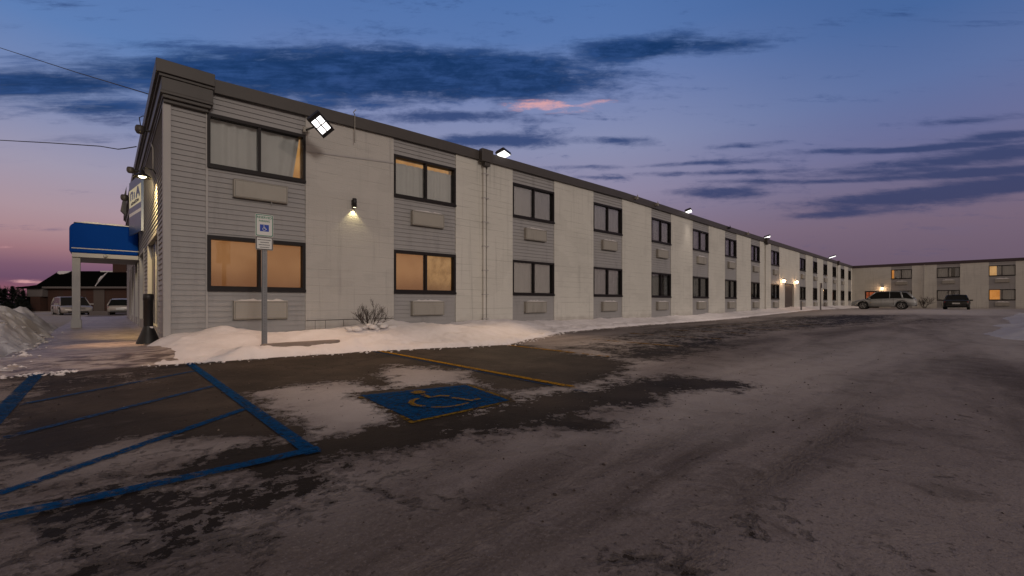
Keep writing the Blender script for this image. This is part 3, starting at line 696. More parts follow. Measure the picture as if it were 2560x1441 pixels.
# ---------------------------------------------------------------- painted markings
def strip(name, P, Q, wid, mat, z=0.006, seg=0.08, label=None, cat=None, group=None, parent=None):
    P = np.array(P[:2], float); Q = np.array(Q[:2], float); L = np.linalg.norm(Q-P); n = max(2, int(L/seg))
    d = (Q-P)/L; nrm = np.array([-d[1], d[0]])
    tt_ = np.linspace(0, 1, n)[:, None]; ss_ = np.linspace(-.5, .5, 4)[None, :]*wid
    X = P[0]+(Q-P)[0]*tt_+nrm[0]*ss_; Y = P[1]+(Q-P)[1]*tt_+nrm[1]*ss_
    s, c = fields(X, Y)
    Zg = gz(X)+0.012*sstep(0.5, 0.8, s)*npnoise(X, Y, 3, 4, 1.6)+0.035*(npnoise(X, Y, 5, 3, 0.5)-0.5)*sstep(0.4, 0.9, s)
    ob = gridmesh(name, X, Y, Zg+z, mat, False, {'snow': s, 'clean': c})
    if label: tag(ob, label, cat, group)
    if parent is not None: ob.parent = parent
    return ob
AG = 'blue painted access aisle'
strip('painted_line', (1.0, 8.85), (1.0, 2.98), .10, M['paint_blue'], .010, label='long bold blue line from the snow bank to the blue corner', cat='painted line', group=AG)
strip('painted_line', (-.69, 9.05), (-.69, 2.9), .13, M['paint_blue_mid'], .010, label='blue boundary line at the left edge of the photo', cat='painted line', group=AG)
strip('painted_line', (1.06, 3.05), (-0.75, 3.05), .105, M['paint_blue'], .014, label='nearest blue line closing the striped aisle across the bottom left', cat='painted line', group=AG)
for k, (mt, lb) in enumerate([(M['paint_blue'], 'bold blue diagonal stripe crossing the snow, nearest in the aisle'), (M['paint_blue_faint'], 'faded blue diagonal stripe on bare asphalt behind the bold one'),
                              (M['paint_blue_faint'], 'thin faded blue stripe farthest up, near the walkway')]):
    y1 = 4.68+1.55*k
    strip('painted_stripe', (.95, y1), (-.64, y1-1.42), .085, mt, .006, label=lb, cat='painted stripe', group='diagonal stripes of the access aisle')
strip('painted_line', (4.1, 8.38), (4.02, 3.15), .10, M['paint_yellow'], .010, label='yellow stall line right of the blue accessible square, nearest yellow line', cat='painted line', group='yellow stall lines')
strip('painted_line', (3.985, 8.38), (3.91, 2.95), .05, M['paint_blue_faint'], .007, label='thin blue line hugging the nearest yellow stall line', cat='painted line')
for k in range(1, 8):
    X_ = 4.1+2.75*k
    yy0 = float(yb(X_))-.1
    nm = ['second', 'third', 'fourth', 'fifth', 'sixth', 'seventh', 'eighth'][k-1]
    strip('painted_line', (X_, yy0), (X_-.1, 4.6), .10, M['paint_yellow'], .010, label=f'worn yellow stall line under patchy snow, {nm} from the accessible square', cat='painted line', group='yellow stall lines')

sq = thing('accessible_symbol', 'blue painted square with yellow wheelchair symbol on the asphalt', 'painted symbol', (2.47, 3.8, 0.0))
def flat(name, pts_w, mat, z, parent, seg=0.05):
    P = np.array(pts_w); s1 = np.linspace(0, 1, max(3, int(np.linalg.norm(P[1]-P[0])/seg)))[:, None]; s2 = np.linspace(0, 1, max(3, int(np.linalg.norm(P[3]-P[0])/seg)))[None, :]
    X = (P[0][0]*(1-s1)+P[1][0]*s1)*(1-s2)+(P[3][0]*(1-s1)+P[2][0]*s1)*s2
    Y = (P[0][1]*(1-s1)+P[1][1]*s1)*(1-s2)+(P[3][1]*(1-s1)+P[2][1]*s1)*s2
    s, c = fields(X, Y)
    Zg = gz(X)+0.012*sstep(0.5, 0.8, s)*npnoise(X, Y, 3, 4, 1.6)+0.035*(npnoise(X, Y, 5, 3, 0.5)-0.5)*sstep(0.4, 0.9, s)
    ob = gridmesh(name, X-2.47, Y-3.8, Zg+z, mat, False, {'snow': s, 'clean': c}); ob.parent = parent
    return ob
SQ = [gp(900, 990), gp(1165, 964), gp(1275, 1003), gp(1035, 1054)]
flat('blue_panel', SQ, M['paint_blue'], .008, sq)
def inset(P, k):
    P = np.array(P); c = P.mean(0); return c+(P-c)*k
So = inset(SQ, 1.09); Si = inset(SQ, 1.0)
for i in (1, 2, 3):
    flat('yellow_border', [So[i], So[(i+1) % 4], Si[(i+1) % 4], Si[i]], M['paint_yellow_faint'], .006, sq)
def ribbon(name, pts, wid, mat, z, parent, closed=False):
    P = [np.array(p, float) for p in pts]; n = len(P); L = []; Rr = []
    for i in range(n):
        a = P[i-1] if (i > 0 or closed) else P[i]; b = P[(i+1) % n] if (i < n-1 or closed) else P[i]
        d = (b-a)/np.linalg.norm(b-a); nr = np.array([-d[1], d[0]]); w_ = wid[i] if isinstance(wid, list) else wid
        L.append(P[i]+nr*w_/2); Rr.append(P[i]-nr*w_/2)
    if closed: L.append(L[0]); Rr.append(Rr[0])
    X = np.array([[l[0], r[0]] for l, r in zip(L, Rr)]); Y = np.array([[l[1], r[1]] for l, r in zip(L, Rr)])
    s, c = fields(X, Y); s = s*0-0.1
    ob = gridmesh(name, X-2.47, Y-3.8, gz(X)+z+0*X, mat, False, {'snow': s, 'clean': c}); ob.parent = parent
    return ob
hd = gp(1045, 986)
ribbon('symbol_head', [(hd[0]+.045*math.cos(a), hd[1]+.05*math.sin(a)) for a in np.linspace(0, 2*math.pi, 13)[:-1]], .075, M['paint_symbol'], .024, sq, True)
ribbon('symbol_body', [gp(1056, 992), gp(1074, 999), gp(1100, 995), gp(1124, 996)] , .056, M['paint_symbol'], .0245, sq)
ribbon('symbol_leg', [gp(1130, 1000), gp(1162, 1004), gp(1178, 1007), gp(1200, 1002)], .05, M['paint_symbol'], .0235, sq)
ribbon('symbol_wheel', [gp(1047, 1001), gp(1032, 1006), gp(1027, 1013), gp(1038, 1019), gp(1062, 1022)], [.035, .055, .06, .055, .04], M['paint_symbol'], .023, sq)
ribbon('symbol_wheel', [gp(1078, 1024), gp(1110, 1024), gp(1142, 1020), gp(1172, 1013)], [.03, .042, .042, .03], M['paint_symbol'], .0238, sq)

# ---------------------------------------------------------------- motel building
YF = 11.3
BLD = thing('motel_building', 'long two storey grey and beige motel with siding bays and dark windows', 'building', (40, 16, 0))
bays = [(517, 763), (983, 1138), (1280, 1384), (1482, 1554), (1627, 1676), (1730, 1770), (1811, 1840), (1876, 1898), (1926, 1947), (1998, 2013), (2031, 2042), (2057, 2067), (2080, 2089.5), (2100.5, 2110), (2119.5, 2126.5)]
bx = [(Xw(a), Xw(b)) for a, b in bays]
ZT, ZB, LT, LB, FB, FT = 5.29, 4.08, 2.53, 1.29, 5.76, 6.04
XE = 72.7
X0 = Xw(412)

def siding(x0, x1, z0, z1, out=0.024, pitch=0.118, Y=YF, mb=None, axis='x', wallX=None):
    """clapboards: every board leans out at its lower edge and ends in a small lip"""
    mb = mb or MB()
    z = z0 - ((z0-0.1) % pitch) if True else z0
    nseg = max(1, int((x1-x0)/3))
    while z < z1-1e-4:
        a, b = max(z, z0), min(z+pitch, z1)
        if b-a > 0.01:
            o0 = out*(1-(a-z)/pitch); o1 = out*(1-(b-z)/pitch)
            for s_ in range(nseg):
                u0 = x0+(x1-x0)*s_/nseg; u1 = x0+(x1-x0)*(s_+1)/nseg
                if axis == 'x':
                    mb.add([(u0, Y-o0, a), (u1, Y-o0, a), (u1, Y-o1, b), (u0, Y-o1, b), (u0, Y+.004, a), (u1, Y+.004, a)], [(0, 1, 2, 3), (0, 4, 5, 1)])
                else:
                    mb.add([(wallX-o0, u0, a), (wallX-o0, u1, a), (wallX-o1, u1, b), (wallX-o1, u0, b), (wallX+.004, u0, a), (wallX+.004, u1, a)], [(3, 2, 1, 0), (1, 5, 4, 0)])
        z += pitch
    return mb

# solid core behind the facade skins (rooms stay dark between)
m_ = MB()
xcore = [X0+.12]+[x for b in bx for x in b]+[XE]
for a, b in zip(xcore[:-1], xcore[1:]): m_.box((a, YF+.42, 0), (b, 32.3, FT-.12))
m_.build('inner_wall', M['room'], BLD, wp=True)
# piers of painted block between the bays
edges = []
prev = bx[0][1]
for i in range(1, len(bx)): edges.append((bx[i-1][1], bx[i][0]))
edges.append((bx[-1][1], XE))
ENTX = (Xw(1961), Xw(1984))
for i, (a, b) in enumerate(edges):
    m_ = MB()
    if i == 8:
        m_.box((a, YF-.035, 0), (ENTX[0], YF+.42, FB+.05)); m_.box((ENTX[1], YF-.035, 0), (b, YF+.42, FB+.05))
        m_.box((ENTX[0], YF-.035, 2.68), (ENTX[1], YF+.42, FB+.05))
    else:
        m_.box((a, YF-.035, 0), (b, YF+.42, FB+.05))
    o = m_.build('wall', M['stucco'] if i == 0 else M['block'], BLD, wp=True)
    if i == 0:
        o['label'] = 'smooth beige wall panel with the small wall lamp'
        k = MB(); k.prism([(a+.01, 4.86), (b-.005, 5.0), (b-.005, 5.045), (a+.01, 4.89)], YF-.055, YF-.034)
        k.build('ledge_strip', M['trim'], BLD, wp=True)
        k = MB(); k.box((a+.01, YF-.047, .55), (b-.005, YF-.034, .565))
        for q_ in (.22, .47, .93, 1.4): k.box((a+q_, YF-.040, .18), (a+q_+.008, YF-.033, .55))
        k.build('base_joint', M['fascia'], BLD, wp=True)
# entrance recess in the long facade
m_ = MB(); m_.box((ENTX[0]+.25, YF+.10, .3), (ENTX[1]-.02, YF+.16, 2.62)); dd = m_.build('door', M['door'], BLD, wp=True)
m_ = MB(); m_.box((ENTX[1]-.5, YF+.03, 1.25), (ENTX[1]-.3, YF+.09, 1.32)); m_.build('handle', M['metal'], dd, wp=True)

# siding of the bays, above, between and below the windows
for i, (a, b) in enumerate(bx):
    for z0, z1 in ((.0, LB), (LT, ZB), (ZT, FB+.03)):
        m_ = MB(); siding(a, b, z0, z1, mb=m_); m_.box((a, YF+.01, z0), (b, YF+.41, z1))
        m_.build('siding_panel', M['siding'], BLD, wp=True)
# corner panel left of the first bay, and corner boards
m_ = MB(); siding(Xw(427), Xw(515), 0, FB, mb=m_); m_.box((X0+.1, YF+.01, 0), (Xw(515), YF+.41, FB)); m_.build('siding_panel', M['siding'], BLD, wp=True)
m_ = MB(); m_.box((Xw(514), YF-.036, 0), (Xw(519), YF+.02, 5.4)); m_.build('trim_board', M['trim'], BLD, wp=True)
m_ = MB(); m_.box((X0-.03, YF-.045, .3), (Xw(427), YF+.02, 5.30)); m_.box((X0-.03, YF+.021, .3), (X0+.01, YF+.16, 5.30)); m_.build('corner_board', M['trim'], BLD, wp=True, bevel=.006)

# fascia along the roof edge
m_ = MB()
xf = [Xw(538, 11.0)]+[x for b in bx[1:] for x in b]+[XE+.0]
for a, b in zip(xf[:-1], xf[1:]):
    m_.prism([(YF-.13, FB-.02), (YF-.13, FT), (YF+.5, FT), (YF+.5, FT-.1), (YF-.05, FB-.02)], a, b, 'x')
m_.build('fascia', M['fascia'], BLD, wp=True)
m_ = MB()
for a, b in zip(xf[:-1], xf[1:]): m_.box((a, YF+.5, FT-.1), (b, 32.3, FT-.04))
m_.box((X0, YF+.5, FT-.1), (xf[0], 32.3, FT-.04))
m_.build('roof', M['roofsnow'], BLD, wp=True)
# stepped cornice wrapping the corner
m_ = MB()
XC0 = .72; XC1 = Xw(538, 11.0)
def corn(z0, z1, dx_, dy_, x1=None):
    # along the front
    m_.box((X0-dx_, YF-dy_, z0), ((x1 or XC1), YF+.4, z1)); m_.box((X0-dx_, YF+.401, z0), (X0+.5, 32.5, z1))
corn(5.80, 6.07, .16, .30)
corn(5.74, 5.799, .11, .25)
corn(5.46, 5.739, .07, .22, XC1-.02)
corn(5.40, 5.459, .09, .235, XC1-.02)
corn(5.33, 5.399, .05, .19, XC1-.05)
corn(5.26, 5.329, .03, .12, XC1-.09)
m_.build('cornice', M['fascia'], BLD, wp=True, bevel=.008)

# end wall with tall recessed windows
m_ = MB()
YE = 32.5
OPEN = []
for pa, pb in ((373, 398), (352, 362), (341, 346.5), (332, 335.5), (325.5, 328)):
    ya = X0*(UX-UY*(pa-CX)/F)/(UX*(pa-CX)/F+UY); yb_ = X0*(UX-UY*(pb-CX)/F)/(UX*(pb-CX)/F+UY)
    OPEN.append((min(ya, yb_), max(ya, yb_)))
OPEN.sort()
ycur = YF+.16
for (a, b) in OPEN:
    siding(ycur, a-.09, 0.1, 5.3, axis='y', wallX=X0, mb=m_); m_.box((X0+.01, ycur, 0), (X0+.09, a-.09, 5.3))
    siding(a-.09, b+.09, 2.75, 5.3, axis='y', wallX=X0, mb=m_); m_.box((X0+.01, a-.09, 2.75), (X0+.09, b+.09, 5.3))
    ycur = b+.09
siding(ycur, YE, 0.1, 5.3, axis='y', wallX=X0, mb=m_); m_.box((X0+.01, ycur, 0), (X0+.09, YE, 5.3))
o = m_.build('siding_panel', M['siding'], BLD, wp=True); o['label'] = 'narrow end wall clad in grey siding, seen at a sharp angle'
for (a, b) in OPEN:
    m_ = MB()
    m_.box((X0-.035, a-.09, .1), (X0+.09, a, 2.75)); m_.box((X0-.035, b, .1), (X0+.09, b+.09, 2.75)); m_.box((X0-.035, a, 2.66), (X0+.09, b, 2.75))
    m_.box((X0-.03, a, .1), (X0+.09, b, .45))
    wn = m_.build('window', M['trim'], BLD, wp=True)
    m_ = MB(); m_.box((X0+.055, a, .45), (X0+.075, b, 2.66)); m_.build('pane', M['carglass'], wn, wp=True)
    m_ = MB(); m_.box((X0+.03, (a+b)/2-.03, .45), (X0+.054, (a+b)/2+.03, 2.66)); m_.build('mullion', M['trim'], wn, wp=True)

# windows of the bays
def pleats(x0, x1, z0, z1, Y, mb, tilt=0.0):
    n = max(6, int((x1-x0)/.028)); vs = []; ph = rnd.random()*6
    for k in range(n+1):
        u = k/n; x = x0+(x1-x0)*u
        yy = Y+.022*math.sin(x*22+ph+1.6*math.sin(x*5+ph))
        xb = x; xt = x0+(x1-x0-tilt*0)*u
        if tilt: xb = x0+(x1-tilt-x0)*u
        vs += [(xb, yy, z0), (x, yy, z1)]
    mb.add(vs, [(2*k, 2*k+2, 2*k+3, 2*k+1) for k in range(n)], True)
def window(x0, x1, z0, z1, kind, Y=YF, lab=None, sill=True):
    ft = .075 if kind not in ('lit', 'lit2') else .09
    m_ = MB()
    ya, yb_ = Y-.045, Y+.12
    m_.box((x0, ya, z1-ft), (x1, yb_, z1)); m_.box((x0, ya, z0), (x1, yb_, z0+ft))
    m_.box((x0, ya, z0+ft), (x0+ft*.8, yb_, z1-ft)); m_.box((x1-ft*.8, ya, z0+ft), (x1, yb_, z1-ft))
    xm = (x0+x1)/2; m_.box((xm-.03, ya+.02, z0+ft), (xm+.03, yb_, z1-ft))
    m_.box((x0-.0, ya-.03, z0-.03), (x1, ya-.001, z0+.035))
    wn = m_.build('window', M['frame'], BLD, wp=True)
    if lab: wn['label'] = lab
    for a, b in ((x0+ft*.8, xm-.03), (xm+.03, x1-ft*.8)):
        k = MB(); yo = Y+.03 if a < xm-.1 else Y+.05
        k.box((a, yo, z0+ft), (b, yo+.006, z1-ft)); k.build('pane', M['glass'], wn, wp=True)
    A, B = x0+.02, x1-.02; z0_, z1_ = z0+.02, z1-.02
    def cur(a, b, mat='curtain', zt=z1_, tilt=0.0, yy=Y+.155):
        k = MB(); pleats(a, b, z0_, zt, yy, k, tilt); k.build('curtain', M[mat], wn, wp=True)
    def panel(a, b, mat, za=z0_, zb=z1_, yy=Y+.34):
        k = MB(); k.box((a, yy, za), (b, yy+.01, zb)); k.build('lit_blind', M[mat], wn, wp=True)
    if kind == 'lit': panel(A, B, 'lit', yy=Y+.16)
    elif kind == 'lit2': panel(A, xm, 'lit', yy=Y+.16); panel(xm+.001, B, 'lit_patterned', yy=Y+.16)
    elif kind == 'skew':
        cur(A, xm-.0); 
        cur(xm, B-.06, tilt=.17, yy=Y+.16); panel(xm+.2, B, 'lit_gap')
    elif kind == 'topgap': cur(A, xm, zt=z1_-.16); cur(xm, B, zt=z1_-.16, yy=Y+.16); panel(A, B, 'lit_gap', z1_-.4, z1_)
    elif kind == 'halfgrey': cur(A, xm); cur(xm, B, 'curtain_grey', yy=Y+.16)
    elif kind == 'full': cur(A, xm); cur(xm+.01, B, yy=Y+.16)
    elif kind == 'leftdark': cur(A+.55*(B-A)*.5, B)
    elif kind == 'rightdark': cur(A, A+.62*(B-A)); cur(A+.8*(B-A), B, 'curtain_grey')
    elif kind == 'dark': cur(A+.62*(B-A), A+.9*(B-A))
    elif kind.startswith('sliver'):
        f_ = float(kind.split('_')[1]); panel(A, A+f_*(B-A)+.1, kind.split('_')[2].replace('-', '_')); cur(A+f_*(B-A), B)
    if kind in ('full', 'halfgrey', 'leftdark', 'rightdark') and False: pass
    return wn
def snowcap(x0, x1, y0, y1, z, h=.04, parent=None, wp=True, seed=0):
    rr_ = random.Random(seed); m_ = MB(); n = 14; prof = []
    for k in range(n+1):
        u = k/n; e = min(1, 5*u, 5*(1-u)); prof.append((x0+(x1-x0)*u, z+h*e*(.5+.8*rr_.random())))
    vs = []; 
    for (x, zz) in prof: vs += [(x, y0, z), (x, y0+.015, (z+zz)/2+.004), (x, (y0+y1)/2, zz), (x, y1, zz*.5+z*.5)]
    fs = []
    for k in range(n):
        for j in range(3): fs.append((4*k+j, 4*k+4+j, 4*k+5+j, 4*k+1+j))
    m_.add(vs, fs, True)
    return m_.build('snow_cap', M['roofsnow'], parent, wp=wp)
def ac(xc, z, wdt=1.1, h=.42, Y=YF, snow=.03, seed=0, grille=False, dep=.15):
    m_ = MB(); a, b = xc-wdt/2, xc+wdt/2
    m_.box((a, Y-dep, z), (b, Y, z+h))
    u = m_.build('air_conditioner', M['ac'], BLD, wp=True, bevel=.018)
    k = MB(); k.box((a-.012, Y-.04, z-.014), (b+.012, Y+.0, z-.001)); k.build('sleeve', M['fascia'], u, wp=True)
    k = MB()
    for q_ in (.022, .385): k.box((a+.03, Y-dep-.003, z+q_), (b-.03, Y-dep-.0004, z+q_+.005))
    for q_ in (a+.025, b-.031): k.box((q_, Y-dep-.003, z+.022), (q_+.006, Y-dep-.0004, z+.39))
    k.build('panel_seam', M['fascia'], u, wp=True)
    if grille:
        k = MB()
        for q_ in range(5): k.box((a+.03, Y-dep-.004, z+.06+q_*.065), (b-.03, Y-dep-.0005, z+.068+q_*.065))
        k.build('grille', M['siding'], u, wp=True)
    if snow: snowcap(a, b, Y-dep, Y-.01, z+h, snow, u, True, seed)
    return u
up_kinds = ['skew', 'topgap', 'halfgrey', 'full', 'leftdark', 'full', 'full', 'full', 'rightdark', 'full', 'rightdark', 'rightdark', 'dark', 'full', 'rightdark']
lo_kinds = ['lit', 'lit2', 'full', 'full', 'rightdark', 'halfgrey', 'rightdark', 'dark', 'dark', 'full', 'full', 'rightdark', 'dark', 'full', 'dark']
for i, (a, b) in enumerate(bx):
    window(a, b, ZB, ZT, up_kinds[i], lab={0: 'large window with curtain pulled aside from a warm room', 1: 'curtained window with warm light above the curtain'}.get(i))
    window(a, b, LB, LT, lo_kinds[i], lab={0: 'large window glowing orange', 1: 'orange window with frosted pattern'}.get(i))
    mid = a+(b-a)*.51
    if i == 14: continue
    ac(mid, 3.30 if i else 3.45, snow=.05 if i else .008, seed=i, h=.42)
    ac(mid, .62, snow=.045, seed=50+i, grille=True)
# drain stub under the first upper unit
m_ = MB(); m_.tube([(Xw(676), YF-.1, 3.45), (Xw(676), YF-.1, 3.37)], .012); m_.build('drain_pipe', M['trim'], BLD, wp=True)
# doubled rain pipes with brackets and a box at the roof
def pipes(px, seed, double=True):
    xa = Xw(px, 11.2)
    m_ = MB(); m_.box((xa, YF-.12, .3), (xa+.10, YF-.036, 5.72))
    if double: m_.box((xa+.17, YF-.09, .3), (xa+.21, YF-.036, 5.72))
    p = m_.build('rain_pipe', M['block'], BLD, wp=True, bevel=.006)
    if double:
        for z in np.linspace(.45, 5.3, 7):
            k = MB(); k.box((xa-.02, YF-.13, z), (xa+.23, YF-.037, z+.03)); k.build('bracket', M['trim'], p, wp=True)
    k = MB(); k.box((xa-.20, YF-.30, FB-.10), (xa+.28, YF-.131, FT+.04)); k.box((xa-.05, YF-.26, FB-.22), (xa+.18, YF-.10, FB-.101)); k.build('rain_box', M['fascia'], p, wp=True, bevel=.01)
pipes(1208, 0); pipes(1914, 1, False); pipes(2094, 2, False)

# far wing across the end of the lot (plane x = XE, facing -x)
m_ = MB()
def Yx(px, X=XE):
    r = (px-CX)/F; return X*(UX-UY*r)/(UX*r+UY)
wb = [(Yx(2280), Yx(2228)), (Yx(2400), Yx(2342)), (Yx(2539), Yx(2472))]
for k in range(1, 5): wb.append((wb[2][0]-4.25*k, wb[2][1]-4.25*k))
ENTY = (Yx(2198), Yx(2162))
ycur = YF-.036
m_ = MB()
m_.box((XE+.42, -25, 0), (XE+12, YF-.05, FT-.12)); m_.build('inner_wall', M['room'], BLD, wp=True)
def wallx(y0, y1, z0=0, z1=FB+.05):
    m_ = MB(); m_.box((XE-.035, y0, z0), (XE+.42, y1, z1)); return m_.build('wall', M['block'], BLD, wp=True)
wallx(ENTY[1], ycur); wallx(ENTY[0], ENTY[1], 2.55); wallx(wb[0][1], ENTY[0])
for (a, b), (c, d) in zip(wb[:-1], wb[1:]): wallx(d, a)
wallx(-25, wb[-1][0])
k = MB(); k.box((XE+.1, ENTY[0]+.02, .95), (XE+.16, ENTY[1]-.02, 2.53)); o = k.build('door', M['lit_door'], BLD, wp=True); o['label'] = 'lobby door glowing red and orange'
k = MB(); ym = (ENTY[0]+ENTY[1])/2
k.box((XE+.05, ENTY[0]+.14, .3), (XE+.14, ENTY[1]-.14, .949))
k.box((XE+.02, ENTY[0]+.02, .3), (XE+.09, ENTY[0]+.14, 2.53)); k.box((XE+.02, ym+.25, .3), (XE+.09, ym+.33, 2.53)); k.box((XE+.02, ENTY[1]-.14, .3), (XE+.09, ENTY[1]-.02, 2.53)); k.box((XE+.02, ENTY[0]+.14, 2.4), (XE+.09, ENTY[1]-.14, 2.53))
k.build('door_frame', M['frame'], o, wp=True)
def turn(objs):
    pass
WK = [('sliver_.13_lit-strong', 'full'), ('rightdark', 'rightdark'), ('sliver_.30_lit-pale', 'sliver_.42_lit-strong'), ('full', 'full'), ('full', 'dark'), ('full', 'full'), ('full', 'full')]
def rotbuild(fn):
    """run a facade builder with x along the wing and map its points onto the wing's plane"""
    global warp
    old = warp
    def w2(v):
        x, y, z = v
        nx, ny = XE+(y-YF), -x
        return (nx, ny, EYE+(z-EYE)*.97) if z > EYE else (nx, ny, z)
    warp = w2
    fn(); warp = old
def wing():
    for i, (y0, y1) in enumerate(wb):
        a, b = -y1, -y0
        for z0, z1 in ((.0, LB), (LT, ZB), (ZT, FB+.03)):
            m_ = MB(); siding(a, b, z0, z1, mb=m_, pitch=.236); m_.box((a, YF+.01, z0), (b, YF+.41, z1))
            m_.build('siding_panel', M['siding'], BLD, wp=True)
        window(a, b, ZB, ZT, WK[i][0]); window(a, b, LB, LT, WK[i][1])
        mid = (a+b)/2
        ac(mid, 3.30, snow=.09, seed=90+i); ac(mid, .62, snow=.09, seed=120+i)
    m_ = MB(); m_.prism([(YF-.13, FB-.02), (YF-.13, FT), (YF+.5, FT), (YF+.5, FT-.1), (YF-.05, FB-.06)], -YF+.131, 25, 'x'); m_.build('fascia', M['wingfascia'], BLD, wp=True)
    m_ = MB(); m_.box((-YF+.2, YF+.5, FT-.1), (25, YF+12, FT-.04)); m_.build('roof', M['roofsnow'], BLD, wp=True)
    xx = -Yx(2310); m_ = MB(); m_.box((xx, YF-.12, .3), (xx+.1, YF-.036, FB)); m_.build('rain_pipe', M['block'], BLD, wp=True)
rotbuild(wing)

# ---------------------------------------------------------------- lamps
def spot(name, loc, target, energy, color, size=R(90), blend=.6, rad=.1, parent=None):
    l = bpy.data.lights.new(name, 'SPOT'); l.energy = energy; l.color = color; l.spot_size = size; l.spot_blend = blend; l.shadow_soft_size = rad
    o = bpy.data.objects.new(name, l); C.objects.link(o)
    d = Vector(target)-Vector(loc); o.rotation_euler = d.to_track_quat('-Z', 'Y').to_euler()
    o.location = loc
    return o
def pointl(name, loc, energy, color, rad=.05):
    l = bpy.data.lights.new(name, 'POINT'); l.energy = energy; l.color = color; l.shadow_soft_size = rad
    o = bpy.data.objects.new(name, l); C.objects.link(o); o.location = loc; return o
def flood(label, c, nrm, up, W, H_, parts4=True, bracket=None, group='floodlights on the roof edge', D=.09, armto=None):
    c = Vector(c); n = Vector(nrm).normalized(); u = Vector(up); u = (u-n*u.dot(n)).normalized(); r = u.cross(n)
    Mx = Matrix(((r.x, u.x, n.x, c.x), (r.y, u.y, n.y, c.y), (r.z, u.z, n.z, c.z), (0, 0, 0, 1)))
    t = thing('floodlight', label, 'floodlight', c, group)
    m_ = MB(); m_.box((-W/2, -H_/2, -D), (W/2, H_/2, 0), Mx)
    nf = 9
    for k in range(nf): m_.box((-W/2+.03+k*(W-.06)/nf, -H_/2+.03, -D-.04), (-W/2+.03+k*(W-.06)/nf+.008, H_/2-.03, -D-.001), Mx)
    m_.build('housing', M['black'], t, bevel=.006)
    if parts4:
        pw, ph = W*.30, H_*.33; g = .014
        for sx in (-1, 1):
            for sy in (-1, 1):
                k = MB(); x0 = g*sx; x1 = x0+sx*pw; y0 = g*sy; y1 = y0+sy*ph
                k.box((x0, y0, .001), (x1, y1, .008), Mx); k.build('led_panel', M['glow_white'], t)
    else:
        k = MB(); k.box((-W/2+.03, -H_/2+.03, .001), (W/2-.03, H_/2-.03, .008), Mx); k.build('led_panel', M['glow_white'], t)
    if armto is not None:
        k = MB(); k.tube([c-n*(D+.02), (c-n*(D+.02)+Vector(armto))/2+Vector((0, 0, -.02)), armto], .022, 8); k.build('arm', M['black'], t)
        k = MB(); a = Vector(armto); k.box((a.x-.07, a.y-.03, a.z-.06), (a.x+.07, a.y+.03, a.z+.06)); k.build('mounting_plate', M['ac'], t)
    return t
# big square floodlight by the first window
zf = lambda X, z: EYE+(z-EYE)*float(cfac(X))
pF = at(803, 313, 9.9)
camdir = (Vector((0, 0, EYE))-pF).normalized()
nF = (camdir+Vector((0.25, -.1, -.35))).normalized()
rgt_ = Vector((UX, -UY, 0))
upF = (Vector((0, 0, 1))*.60+rgt_*.80)
flood('large tilted black floodlight with four bright panels beside the top left window', pF, nF, upF, .52, .33, True, armto=(pF.x-.02, YF-.14, pF.z+.16), D=.10)
spot('floodlight_beam', pF+nF*.06, at(700, 850, 7.7), 440, (1.0, .66, .42), R(84), .9, .12)
# floodlights on arms, further along
fl = [(1259, 387, 15.0, .50, .36, 'white floodlight on an arm beside the roof box of the rain pipe', (1236, 396)),
      (1722, 530, 24.6, .6, .36, 'floodlight on a short arm above the sixth pier, thin bright face', (1703, 535)),
      (1918, 594, 36.5, .7, .5, 'floodlight on the roof edge above the single rain pipe', (1911, 599)),
      (2081, 643, 52, .8, .7, 'farthest floodlight on the roof edge near the corner of the lot', (2076, 648))]
for i, (px, py, dep, W_, H_, lb, (ax, ay)) in enumerate(fl):
    c = at(px, py, dep)
    n = Vector((.06, -.30, -.95))
    flood(lb, c, n, Vector((.35, -1, .2)), W_, H_, False, armto=at(ax, ay, dep*1.02))
spot('floodlight_beam', at(1259, 387, 15.0)+Vector((0.02, -.12, -.12)), (7.7, 7.3, 0), 760, (1.0, .72, .48), R(60), 1.0, .12)
spot('floodlight_beam', at(1722, 530, 24.6)+Vector((0.02, -.12, -.12)), (25, 8.0, 0), 220, (1.0, .85, .72), R(100), 1.0, .12)
spot('floodlight_beam', at(1918, 594, 36.5)+Vector((0.02, -.12, -.12)), (41, 8.0, 0), 220, (1.0, .85, .72), R(100), 1.0, .12)

# small down light on the smooth wall panel
pS = at(887, 508, 11.0*.99); X_ = Xw(887, 11.15)
zS = zf(X_, 0)+0; zS = EYE+(HY-508)*(11.15/(UX-UY*(887-CX)/F))/F
t = thing('wall_lamp', 'small black cylinder wall lamp shining down on the smooth beige wall', 'wall lamp', (X_, 11.16, zS))
m_ = MB(); m_.lathe((X_, 11.165, zS-.12), [(0.0, .24), (.05, .24), (.055, .235), (.055, 0), (.045, 0), (.045, .03), (0, .03)], 20); m_.build('lamp_housing', M['black'], t)
m_ = MB(); m_.box((X_-.045, 11.20, zS-.06), (X_+.045, 11.262, zS+.08)); m_.build('mounting_plate', M['black'], t)
m_ = MB(); m_.lathe((X_, 11.165, zS-.112), [(0, 0), (.04, 0), (.04, .01), (0, .02)], 16); m_.build('bulb', M['glow_yellow'], t)
spot('wall_lamp_beam', (X_, 11.19, zS-.14), (X_, 11.262, zS-.75), 11, (1.0, .84, .42), R(96), .55, .015)
# conduit with a sensor above it
m_ = MB()
xc = X_; m_.tube([(xc, YF-.15, zf(xc, 5.32)), (xc, YF-.15, zf(xc, 6.10))], .011); m_.tube([(xc, YF-.15, zf(xc, 6.08)), (xc-.05, YF-.18, zf(xc, 6.12)), (xc+.01, YF-.2, zf(xc, 6.2))], .012)
o = m_.build('conduit', M['ac']); tag(o, 'thin conduit stub with a hooked top on the roof edge', 'conduit')

